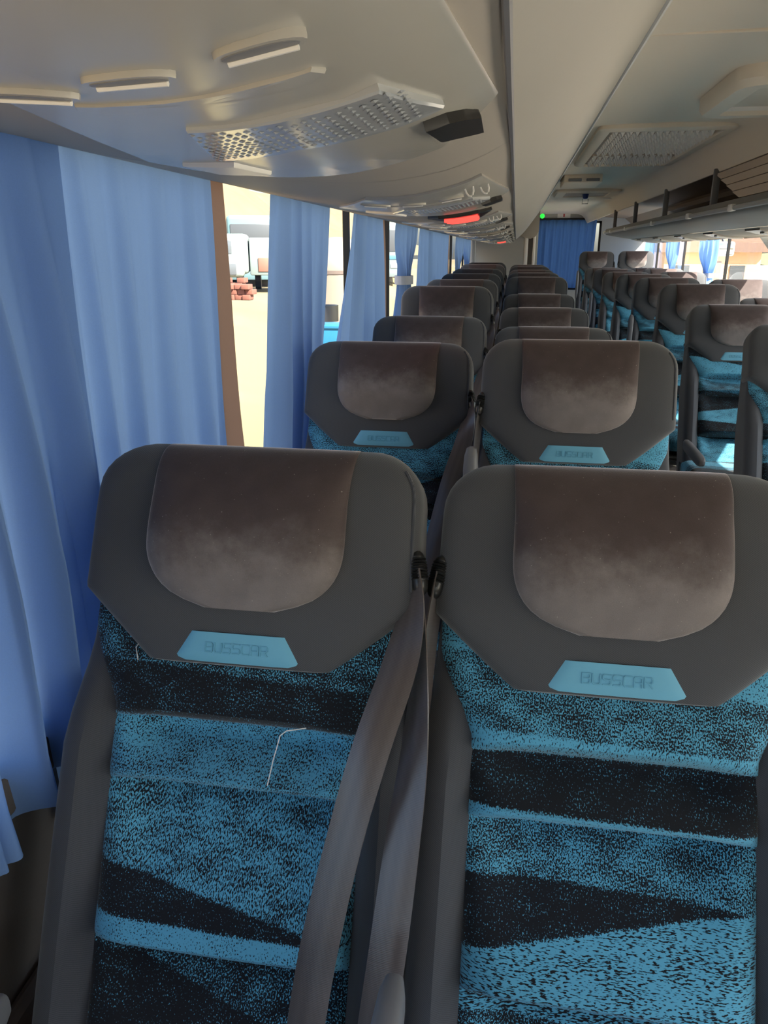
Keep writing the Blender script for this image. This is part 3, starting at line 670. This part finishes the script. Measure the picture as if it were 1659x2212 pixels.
def mesh_letters():
    m = M(); lw, lh, gap, th = .0088, .0115, .0118, .0010
    x0 = -(6 * gap + lw) / 2
    for k, c in enumerate('BUSSCAR'):
        for st in LET[c]:
            for (a, b), (p, q) in zip(st, st[1:]):
                A = Vector((x0 + k * gap + a * lw, .2705 - b * lh)); B = Vector((x0 + k * gap + p * lw, .2705 - q * lh))
                d = (B - A).normalized() * th; nrm = Vector((-d.y, d.x)); A = A - d * .6; B = B + d * .6
                vs = []
                for w_ in (0, .0022):
                    for pnt in (A + nrm * .8, B + nrm * .8, B - nrm * .8, A - nrm * .8): vs.append(P3(pnt.x, pnt.y, head_front(pnt.x, pnt.y) + .0025 + w_))
                m.add(vs, [(0, 1, 2, 3), (7, 6, 5, 4), (0, 4, 5, 1), (1, 5, 6, 2), (2, 6, 7, 3), (3, 7, 4, 0)])
    return m
def half_panel(v): return table([(.17, .213), (.25, .210), (.345, .166), (.83, .162)], v)
ROLLS = [(.165, .362, .034), (.356, .440, .074), (.434, .634, .084), (.628, .79, .074)]
def mesh_roll(k):
    v0, v1, A = ROLLS[k]
    lip = .016 / (v1 - v0)
    def wf(s, t, x, v):
        up = (t / (1 - lip)) ** (1.5 if k == 0 else (1.2 if k == 1 else .9)) if t < 1 - lip else math.sqrt(max(0, 1 - ((t - 1 + lip) / lip) ** 2))
        e = max(0, 1 - abs(s) ** 7) ** .7 * (1 if k == 0 else (.45 + .55 * (1 - sstep(.6, 1, abs(s)))))
        return min(body_front(x, v), body_front(.155, v)) + .003 + A * up * e + .003 * math.sin(5 * x + k) * t * e
    def vd(t): return t * (1 - lip) / .72 if t < .72 else 1 - lip + lip * math.sin((t - .72) / .28 * 1.5708)
    return patch(half_panel, v0, v1, 26, 22, wf, .02, vd)
def mesh_belt_guide(side):
    # ribbed black guide on the inner flank of the headrest
    m = M(); rows = []
    ax = Vector((.010 * side, -.008, -.056)); c0 = Vector((.213 * side, -.006, LN - .128)); n = 14
    b = Vector((1, 0, 0)); c = ax.normalized().cross(b).normalized(); b = c.cross(ax.normalized())
    for i in range(61):
        t = i / 60; r = .0135 * math.sqrt(max(0.0, 1 - (2 * t - 1) ** 4)) + (.0016 * math.sin(t * 100) if .18 < t < .66 else 0)
        rows.append([tuple(c0 + ax * t + b * r * .8 * math.cos(k * 6.283 / n) + c * r * 1.15 * math.sin(k * 6.283 / n)) for k in range(n)])
    m.grid(rows, closed=True, cap=True)
    m.rbox(min(.19 * side, .214 * side), max(.19 * side, .214 * side), -.004, .045, LN - .155, LN - .118, .006)
    return m
def ribbon(pts, dirs, width, th=.0016, n=40):
    """pts (x,v,w), dirs = width direction at each knot"""
    rows = []; uvs = []; K = len(pts) - 1; L = 0; prev = None
    def cr(a, i, f):
        g = lambda j: Vector(a[max(0, min(K, j))])
        p0, p1, p2, p3 = g(i - 1), g(i), g(i + 1), g(i + 2)
        return .5 * ((2 * p1) + (p2 - p0) * f + (2 * p0 - 5 * p1 + 4 * p2 - p3) * f * f + (3 * p1 - p0 - 3 * p2 + p3) * f ** 3)
    P, D = [P3(*p) for p in pts], [(d[0], -d[2], -d[1]) for d in dirs]
    for k in range(n + 1):
        q = k / n * K; i = min(K - 1, int(q)); f = q - i
        p = cr(P, i, f); d = cr(D, i, f).normalized(); t = (cr(P, i, min(1, f + .02)) - cr(P, i, max(0, f - .02))).normalized()
        nr = t.cross(d).normalized()
        if prev is not None: L += (p - prev).length
        prev = p
        h = width / 2; cu = .0022
        ring = [p - d * h, p - d * h * .5 + nr * cu, p + nr * cu * 1.3, p + d * h * .5 + nr * cu, p + d * h]
        rows.append([tuple(q_) for q_ in ring] + [tuple(q_ - nr * th) for q_ in ring[::-1]])
        us = [-h, -h * .5, 0, h * .5, h]; uvs.append([(u, L) for u in us] + [(u, L) for u in us[::-1]])
    return M().grid(rows, closed=True, uvs=uvs, cap=True)
def belt_draped(sd):                               # strap falling across the bolster front
    a = ribbon([(.212 * sd, .150, .006), (.214 * sd, .20, .022), (.205 * sd, .27, .045), (.182 * sd, .36, .066), (.160 * sd, .46, .072), (.140 * sd, .58, .074), (.128 * sd, .70, .070), (.120 * sd, .80, .03)],
               [(.35 * sd, 0, 1), (.7 * sd, 0, .7), (1 * sd, .25, .25), (1 * sd, .3, .05), (1 * sd, .2, .25), (1 * sd, .2, .1), (1 * sd, .1, .2), (1 * sd, 0, 0)], .044)
    b = ribbon([(.216 * sd, .150, .0), (.226 * sd, .24, .014), (.229 * sd, .36, .040), (.224 * sd, .46, .060), (.216 * sd, .58, .070), (.205 * sd, .70, .064), (.20 * sd, .80, .03)],
               [(.2 * sd, 0, 1), (.4 * sd, 0, .9), (.75 * sd, 0, .6), (1 * sd, .1, .3), (1 * sd, .1, .05), (1 * sd, 0, .25), (1 * sd, 0, 0)], .042)
    return a, b
def belt_side(sd):                                 # strap hanging edge-on beside the bolster
    a = ribbon([(.214 * sd, .150, .006), (.222 * sd, .22, .016), (0.2255 * sd, .32, .018), (0.2325 * sd, .45, .010), (0.2325 * sd, .60, .004), (0.2315 * sd, .80, -.01)],
               [(.3 * sd, 0, 1), (.3 * sd, 0, 1), (.25 * sd, 0, 1), (.1 * sd, 0, 1), (.2 * sd, 0, 1), (0, 0, 1)], .042)
    b = ribbon([(.210 * sd, .150, -.02), (.226 * sd, .24, -.03), (0.2295 * sd, .36, -.04), (0.2330 * sd, .60, -.05), (0.2325 * sd, .80, -.05)],
               [(.1 * sd, 0, 1), (.2 * sd, 0, 1), (.1 * sd, 0, 1), (0, 0, 1), (0, 0, 1)], .042)
    return a, b
def mesh_seat():                                   # lower seat cushion, floor frame: origin at pivot
    rows = []; uvs = []
    for i in range(15):
        t = i / 14; y = .06 - .50 * t; d = .055 * math.sqrt(max(0, 1 - (max(0, t - .86) / .14) ** 2)) + .01
        r = []; u = []
        for k in range(28):
            a = 6.283 * (k + .5) / 28; ca, sa = math.cos(a), math.sin(a)
            x = .232 * math.copysign(abs(ca) ** .35, ca); z = -.02 + d * math.copysign(abs(sa) ** .4, sa) + .012 * sstep(.5, 1, abs(x) / .23) * (sa > 0) + .02 * t
            r.append((x, y, z)); u.append((x, .2 + t * .5))
        rows.append(r); uvs.append(u)
    return M().grid(rows, closed=True, uvs=uvs, cap=True)
def mesh_base():
    m = M().rbox(-.20, .20, -.36, .08, -.125, -.085, .012)
    for x in (-.17, .15): m.rbox(x, x + .025, -.30, .02, -.435, -.09, .008).rbox(x - .015, x + .04, -.36, .08, -.435, -.415, .006)
    return m
def mesh_armrest():                                # root at origin, pointing -y
    rows = []
    for t, h, wd in ((0, .016, .010), (.02, .024, .014), (.06, .026, .016), (.2, .025, .017), (.30, .023, .017), (.33, .019, .015), (.345, .012, .011), (.35, .004, .004)):
        rows.append([(wd * math.copysign(abs(math.cos(a)) ** .6, math.cos(a)), -t, h * math.copysign(abs(math.sin(a)) ** .6, math.sin(a))) for a in [6.283 * (k + .5) / 16 for k in range(16)]])
    return M().grid(rows, closed=True, cap=True)

ME = dict(body=mesh_body().mesh('backrest'), head=mesh_head().mesh('headrest', True, 50), cushion=mesh_cushion().mesh('head_cushion', True, 60), badge=mesh_badge().mesh('badge', True, 40),
          letters=mesh_letters().mesh('lettering', False), base=mesh_base().mesh('seat_base'), arm=mesh_armrest().mesh('armrest'))
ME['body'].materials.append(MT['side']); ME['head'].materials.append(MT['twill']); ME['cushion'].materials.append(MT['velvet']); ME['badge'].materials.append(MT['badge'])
ME['letters'].materials.append(mottled('badge_letters', (.135, .40, .56), (.125, .38, .53), 30, .5)); ME['base'].materials.append(MT['black']); ME['arm'].materials.append(MT['grey'])
for k in range(4):
    for p in range(4):
        me = mesh_roll(k).mesh('back_roll', True, 50); me.materials.append(PAT[p]); ME['roll%d_%d' % (k, p)] = me
for p in range(4):
    me = mesh_seat().mesh('seat_cushion', True, 60); me.materials.append(PAT[p]); ME['seat_%d' % p] = me
for sd in (-1, 1):
    me = mesh_belt_guide(sd).mesh('belt_guide', True, 50); me.materials.append(MT['black']); ME['guide%d' % sd] = me
    for nm, fn in (('draped', belt_draped), ('side', belt_side)):
        for q, b in enumerate(fn(sd)):
            me = b.mesh('belt_strap', True, 60); me.materials.append(MT['belt']); ME['belt_%s%d_%d' % (nm, sd, q)] = me
# piping seam on the headrest flank
pm = M()
for sd in (1,): pm.tube([P3(sd * (hw_head(v) - .010), v, head_front(sd * (hw_head(v) - .010), v) + .0006) for v in [.03 + .15 * i / 16 for i in range(17)]], .0022, 6)
ME['piping'] = pm.mesh('seam_piping'); ME['piping'].materials.append(MT['side'])

def seat(label, x, ypiv, th, pat, inner, belt, zoff=0.0, arm_in=None, arm_out=None, group=None, zrot=0.0):
    zp = EYE - .965 + zoff
    r = empty('coach_seat', (x, ypiv, zoff), label, 'seat', group, rot=(0, 0, math.radians(zrot)))
    base = (0, 0, EYE - .965); rot = (-math.radians(th), 0, 0)
    def B(name, key, parent=r, back=True, **kw):
        o = bpy.data.objects.new(name, ME[key]); COL.objects.link(o); o.parent = parent
        if parent is r:
            o.location = base
            if back: o.rotation_euler = rot
        for k, v in kw.items(): o[k] = v
        return o
    B('backrest', 'body'); h = B('headrest', 'head'); B('seam_piping', 'piping', h)
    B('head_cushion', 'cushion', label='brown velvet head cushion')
    bd = B('badge', 'badge', label='light blue badge with raised lettering BUSSCAR'); B('lettering', 'letters', bd)
    for k in range(4): B('back_roll', 'roll%d_%d' % (k, pat))
    B('seat_cushion', 'seat_%d' % pat, back=False); B('seat_base', 'base', back=False)
    B('belt_guide', 'guide%d' % inner, label='black ribbed belt guide')
    for q in range(2): B('belt_strap', 'belt_%s%d_%d' % (belt, inner, q), label='dark brown belt webbing')
    for sd, st in ((inner, arm_in), (-inner, arm_out)):
        if st is None: continue
        a = B('armrest', 'arm', back=False)
        if st == 'down': a.location = (sd * .232, -.02, base[2] + (.25 if sd == inner else .13)); a.rotation_euler = (0, 0, 0)
        else:
            t = math.radians(th); dv = .20
            a.location = (sd * .232, dv * math.sin(t) + .0, base[2] + dv * math.cos(t)); a.rotation_euler = (-math.radians(80 + th), 0, 0)
    return r
# columns: X, row pitch 1.0 m; lean angle of each back as it stands
near = ['first', 'second', 'third', 'fourth', 'fifth', 'sixth', 'seventh', 'eighth', 'ninth', 'tenth']
LT = [(25, 0, 0), (21.5, 0, 2), (23.5, 0, 2), (7, .015, 3), (9, .015, 0), (8, .02, 1), (8, .03, 2), (7, .05, 3), (6, .05, 0)]
for k, (th, zo, p) in enumerate(LT):
    lab = 'grey coach seat beside the blue curtains, ' + ('nearest window seat, belt draped over its edge' if k == 0 else '%s in the left window column' % near[k])
    seat(lab, -.316 if k == 0 else -.311, [.60, 1.72, 2.68, 3.65, 4.65, 5.65, 6.65, 7.65, 8.65][k], th, p, 1, 'draped', zo, arm_in='down' if k == 0 else None, arm_out='down' if k == 0 else None, group='coach seats')
RT = [(27.5, 0, 1), (14, 0, 1), (29, 0, 0), (28.5, 0, 2), (26, 0, 3), (8, 0, 0), (7, 0, 1), (7, 0, 2), (6, .01, 3), (6, .01, 0)]
for k, (th, zo, p) in enumerate(RT):
    lab = 'grey coach seat in the column left of the aisle, ' + ('nearest, at lower right' if k == 0 else '%s from the viewer' % near[k])
    seat(lab, .143 if k == 0 else .155, [.595, 1.63][k] if k < 2 else .63 + k, th, p, -1, 'side', zo, arm_in='up' if k in (1, 4) else None, group='coach seats')
QT = [(24.5, 0, 1), (24, 0, 3), (9.5, 0, 3), (8.5, 0, 1), (10, 0, 3), (13, 0, 2), (11.5, 0, 1), (13.5, 0, 0), (10, .17, 1)]
for k, (th, zo, p) in enumerate(QT):
    yy = 2.6 + k if k < 8 else 10.65
    lab = 'grey coach seat in the column right of the aisle, ' + ('rearmost and raised' if k == 8 else '%s from the viewer' % near[k])
    seat(lab, 1.04, yy, th, p, 1, 'draped', zo, arm_out='down' if k in (0, 1) else ('up' if k in (3, 6, 8) else None), group='coach seats')
WT = [(26, 0, 0), (26, 0, 2), (28, 0, 1), (12, 0, 3), (28, 0, 2), (12, 0, 0), (10, 0, 1), (14, 0, 2), (8, .17, 0)]
for k, (th, zo, p) in enumerate(WT):
    yy = 2.6 + k if k < 8 else 10.65
    lab = 'grey coach seat beside the right windows, ' + ('rearmost and raised in the corner' if k == 8 else '%s from the viewer' % near[k])

    seat(lab, 1.53, yy, th, p, -1, 'side', zo, group='coach seats')

# loose threads on the foremost window seat
def seat_pt(x, v, wv, X, Yp, th):
    t = math.radians(th); z = LN - v
    return (X + x, Yp + z * math.sin(t) - wv * math.cos(t), EYE - .965 + z * math.cos(t) + wv * math.sin(t))
tp = [(.095, .352, .026), (.085, .354, .030), (.073, .356, .034), (.066, .362, .036), (.064, .372, .036), (.060, .392, .037), (.058, .41, .040), (.057, .420, .043)]
tag(obj('loose_thread', M().tube([seat_pt(*p, -.316, .60, 25) for p in tp], .0007, 6), MT['thread']), 'white loose thread hanging below the dark band of the foremost window seat', 'thread')
tp = [(-.137, .262, .014), (-.135, .268, .016), (-.139, .274, .015), (-.136, .283, .016), (-.134, .29, .016)]
tag(obj('loose_thread', M().tube([seat_pt(*p, -.316, .60, 25) for p in tp], .0006, 6), MT['thread']), 'tiny curled white thread left of the badge on the foremost window seat', 'thread')

# ------------------------------------------------------------------ outside
GZ = -1.30
gm, t, b, o = newmat('dry_ground')
tc = N(t, 'ShaderNodeTexCoord'); n1 = N(t, 'ShaderNodeTexNoise', i_Scale=.09, i_Detail=6.0); n2 = N(t, 'ShaderNodeTexNoise', i_Scale=1.4, i_Detail=8.0)
t.links.new(tc.outputs['Object'], n1.inputs[0]); t.links.new(tc.outputs['Object'], n2.inputs[0])
rampf = math_n(t, 'MULTIPLY_ADD', math_n(t, 'SUBTRACT', n1.outputs[0], .47), 6.0, math_n(t, 'SUBTRACT', n2.outputs[0], .3))
cl = N(t, 'ShaderNodeClamp'); t.links.new(rampf, cl.inputs[0])
sg = N(t, 'ShaderNodeSeparateXYZ'); t.links.new(tc.outputs['Object'], sg.inputs[0])
bounce_ground = math_n(t, 'GREATER_THAN', sg.outputs[0], 1.2)            # pale ground right of the coach, added to bounce sunlight onto the ceiling
earth = mixc(t, cl.outputs[0], (.185, .155, .085), (.225, .16, .11))
t.links.new(mixc(t, bounce_ground, earth, mixc(t, n2.outputs[0], (.60, .54, .45), (.48, .43, .36))), b.inputs['Base Color']); b.inputs['Roughness'].default_value = .95; b.inputs['Specular IOR Level'].default_value = .1
def terrain(x, y): return GZ + (.05 * math.sin(x * .3 + y * .2) if abs(x) > 6 else 0) + 1.0 * sstep(4, 9, -x)
rows = []
for j in range(41):
    y = lerp(-60, 160, j / 40)
    rows.append([(x, y, terrain(x, y)) for x in [lerp(-110, 90, i / 160) for i in range(161)]])
gr = obj('ground', M().grid(rows), gm); struct(gr)
hm = mottled('hill_scrub', (.21, .14, .085), (.135, .105, .06), .12, .95, 0, 1, .1, detail=8)
rows = []
for j in range(25):
    rr_ = lerp(0, 1, j / 24)
    rows.append([(-70 - 90 * rr_ + 30 * math.sin(i * .2) * rr_, lerp(-80, 820, i / 90), GZ - .5 + 42 * rr_ ** 1.2 + 2.5 * math.sin(i * .7 + j * .5) * rr_) for i in range(91)])
hl = obj('hillside', M().grid(rows), hm); tag(hl, 'dry brown hillside rising beyond the left windows', 'hill')
rows = [[(60 + 60 * (j / 16), lerp(-60, 330, i / 40), GZ - .5 + 5 * (j / 16) ** 1.3 + .6 * math.sin(i * .9)) for i in range(41)] for j in range(17)]
hl2 = obj('hillside', M().grid(rows), mottled('green_slope', (.30, .32, .12), (.38, .31, .15), .4, .95, 0, 1, .1)); tag(hl2, 'low green slope beyond the right windows', 'hill')
def wheels(m, pts, r, wdt):
    for x, y in pts: m.tube([(x - wdt / 2, y, r), (x + wdt / 2, y, r)], r, 16)
    return m
def far_coach(name, label, loc, rz, body, stripe, L=11.0):
    r = empty(name, loc, label, 'bus', None, rot=(0, 0, math.radians(rz)))
    bm_ = mottled(name + '_paint', body, None, 1, .35); dk = mottled(name + '_glass', (.07, .075, .08) if loc[0] < 0 else (.32, .36, .42), None, 1, .3)
    obj('body', M().rbox(-1.25, 1.25, 0, L, .35, 3.35, .22, 3), bm_, r)
    ws = M().rbox(-1.08, 1.08, -.04, .10, 1.75, 2.95, .05); obj('windscreen', ws, dk, r)
    for sd in (-1, 1):
        for k in range(6): obj('side_window', M().rbox(sd * 1.255 - .02, sd * 1.255 + .02, .7 + k * 1.65, 2.2 + k * 1.65, 1.75, 2.85, .02), dk, r)
    obj('stripe', M().rbox(-1.27, 1.27, -.025, L + .02, 1.32, 1.55, .02), mottled(name + '_stripe', stripe), r)
    for x, y in ((-1.1, 2.2), (1.1, 2.2), (-1.1, L - 2.6), (1.1, L - 2.6)): obj('wheel', wheels(M(), [(x, y)], .5, .3), MT['rubber'], r)
    obj('bumper', M().rbox(-1.22, 1.22, -.08, .1, .35, .75, .05), mottled(name + '_bumper', tuple(c * .8 for c in body)), r)
    for x in (-.85, .85): obj('headlamp', M().rbox(x - .2, x + .2, -.05, .05, .85, 1.1, .04), MT['white'], r)
    return r
def raypt(px, py, Y):
    d = Vector(((px - CX) / FPX, -(py - CY) / FPX, -1)); wv = cam.matrix_world.to_3x3() @ d
    return cam.matrix_world.translation + wv * (Y / wv.y)
p = raypt(548, 545, 38); far_coach('parked_coach', 'light blue parked coach with a dark windscreen seen through the left window gap', (p.x, p.y, terrain(p.x, p.y)), 18, (.125, .215, .235), (.22, .12, .06))
p = raypt(820, 560, 46); far_coach('parked_coach', 'second pale coach further right through the left windows', (p.x, p.y, terrain(p.x, p.y)), 10, (.17, .215, .22), (.06, .16, .22))
p = raypt(520, 600, 32)
tr = empty('old_truck', (p.x, p.y, terrain(p.x, p.y)), 'pale blue derelict truck cab parked before the light blue coach', 'truck', rot=(0, 0, math.radians(16)))
tm = mottled('truck_paint', (.17, .215, .205), (.20, .225, .21), 2, .5); dk = mottled('truck_glass', (.09, .10, .11), None, 1, .2)
obj('cab', M().rbox(-1.6, .35, 0, 1.9, .75, 2.35, .18, 3), tm, tr); obj('hood', M().rbox(-1.35, .2, -.9, .05, .65, 1.55, .16, 3), tm, tr)
obj('cargo_box', M().rbox(.4, 1.9, .2, 4.2, .7, 2.2, .06), mottled('truck_box', (.18, .22, .215), None, 2, .5), tr)
obj('cab_window', M().rbox(-1.2, -.3, -.03, .05, 1.55, 2.1, .04), dk, tr); obj('grille', M().rbox(-1.0, -.1, -.95, -.86, .75, 1.2, .03), dk, tr); obj('box_hatch', M().rbox(.75, 1.35, .15, .22, .85, 1.4, .02), mottled('rust', (.25, .10, .07)), tr)
for x, y in ((-1.3, -.2), (.0, -.2), (.6, 3.2), (1.7, 3.2)): obj('wheel', wheels(M(), [(x, y)], .48, .26), MT['rubber'], tr)
for i, (px, py, Y, nx, nz) in enumerate(((483, 628, 28, 5, 4), (506, 630, 27, 4, 3))):
    p = raypt(px, py, Y); bp = empty('brick_stack', (p.x, p.y, terrain(p.x, p.y)), ('taller' if i == 0 else 'lower') + ' stack of red bricks lying in the yard left of the truck', 'bricks', 'brick stacks in the yard')
    bmat = mottled('red_brick', (.15, .05, .035), (.19, .085, .06), 5, .9); me = M().rbox(0, .27, 0, .5, 0, .17, .012).mesh('brick'); me.materials.append(bmat)
    for a in range(nx):
        for c in range(nz):
            if c > 1 and random.random() < .25: continue
            q = place('brick', me, None, bp, ((a - nx / 2) * .29 + (c % 2) * .08, random.uniform(-.1, .1), c * .18), (0, 0, random.uniform(-.05, .05)))
hs = [(495, 478, 120), (540, 462, 150), (600, 470, 110), (720, 470, 100), (560, 482, 105), (480, 455, 170)]
wm = mottled('house_wall', (.24, .20, .165), (.21, .175, .14), 1, .9); rm = mottled('house_roof', (.17, .105, .07), (.15, .09, .06), 1, .9)
for i, (px, py, Y) in enumerate(hs):
    Y = 180
    while Y < 800:
        p = raypt(px, py, Y); r_ = (-70 - p.x) / 90
        if r_ > 0 and GZ - .5 + 42 * r_ ** 1.2 > p.z: break
        Y += 2
    w2 = 2.6 + .9 * (i % 3)
    wherel = ['lowest on the left', 'upper middle', 'right beside the pleated curtain', 'beyond the pleated curtain', 'lower right', 'highest up'][i]
    r = empty('hill_house', (p.x, p.y, p.z - 1.5), 'small pale house on the far hillside, ' + wherel, 'house', 'houses on the hillside')
    obj('wall', M().box(-w2, w2, -2, 2, -6, 2.4), wm, r, smooth=False); obj('roof', M().prism([(-2.5, 2.4), (0, 3.7), (2.5, 2.4)], -w2 - .3, w2 + .3, 'x'), rm, r, smooth=False)
    for sx in (-1, 1): obj('window', M().box(sx * w2 * .5 - .5, sx * w2 * .5 + .5, -2.06, -1.98, .4, 1.6), dk, r, smooth=False)
# tank and blue container in the second gap
p = raypt(728, 585, 24)
tk = empty('cream_storage_tank', (p.x, p.y, terrain(p.x, p.y)), 'cream domed tank standing in the yard between two left curtains', 'tank')
rows = []
for j in range(14):
    a = j / 13 * math.pi / 2; rows.append([(1.15 * math.cos(a) * math.cos(k * 6.283 / 24), 1.15 * math.cos(a) * math.sin(k * 6.283 / 24), 1.9 + 1.0 * math.sin(a)) for k in range(24)])
rows.insert(0, [(1.15 * math.cos(k * 6.283 / 24), 1.15 * math.sin(k * 6.283 / 24), .0) for k in range(24)])
obj('shell', M().grid(rows, closed=True), mottled('tank_cream', (.22, .175, .135), (.19, .15, .12), 2, .7), tk)
obj('band', M().grid([[(1.17 * math.cos(k * 6.283 / 24), 1.17 * math.sin(k * 6.283 / 24), z) for k in range(24)] for z in (1.85, 1.95)], closed=True), mottled('tank_band', (.12, .09, .075)), tk)
p = raypt(728, 620, 20)
bx = empty('blue_container', (p.x, p.y, terrain(p.x, p.y)), 'bright blue low container in front of the cream tank', 'container')
bb = mottled('container_blue', (.015, .13, .24), (.012, .115, .22), 2, .5)
obj('tub', M().rbox(-.8, .8, -.5, .5, 0, .80, .04), bb, bx); obj('rim', M().rbox(-.84, .84, -.54, .54, .78, .86, .02), bb, bx)
# right-hand side
p = raypt(1655, 600, 18); far_coach('parked_coach', 'white and red parked coach close outside the right windows', (p.x + 1.3, p.y, GZ), -28, (.75, .68, .60), (.62, .20, .14))
for i, (px, Y, c, lab) in enumerate(((1430, 60, (.75, .40, .16), 'orange walled house beyond the right windows, left of the wing mirror'), (1535, 48, (.72, .48, .28), 'tan walled house beyond the right windows, right of the wing mirror'))):
    p = raypt(px, 590, Y); r = empty('yard_house', (p.x, p.y, GZ), lab, 'house')
    obj('wall', M().box(-2.6, 2.6, 0, 5, 0, 2.6), mottled('house_paint', c, None, 1, .9), r, smooth=False); obj('roof', M().prism([(-.4, 2.6), (2.5, 3.6), (5.4, 2.6)], -2.9, 2.9, 'x'), rm, r, smooth=False)
    for sx in (-1.6, 1.4): obj('window', M().box(sx - .4, sx + .4, -.06, .02, 1.1, 1.9), dk, r, smooth=False)
    obj('door', M().box(-.4, .5, -.05, .02, 0, 2.1), MT['brownslat'], r, smooth=False)
mr = empty('wing_mirror', (2.02, 8.72, EYE + .02), 'pale square wing mirror hanging outside the right window', 'mirror')
unlocal(obj('mirror_housing', M().rbox(1.99, 2.20, 8.70, 8.78, EYE - .055, EYE + .085, .02), MT['white'], mr)); unlocal(obj('mirror_glass', M().rbox(2.005, 2.185, 8.692, 8.705, EYE - .04, EYE + .07, .01), mottled('mirror_silver', (.75, .76, .75), None, 5, .05, 0, 1, .5, 0, 1.0), mr))
unlocal(obj('mirror_arm', M().tube([(2.1, 8.76, EYE + .07), (2.06, 8.8, EYE + .18), (1.9, 8.9, EYE + .2)], .012, 8), MT['black'], mr))
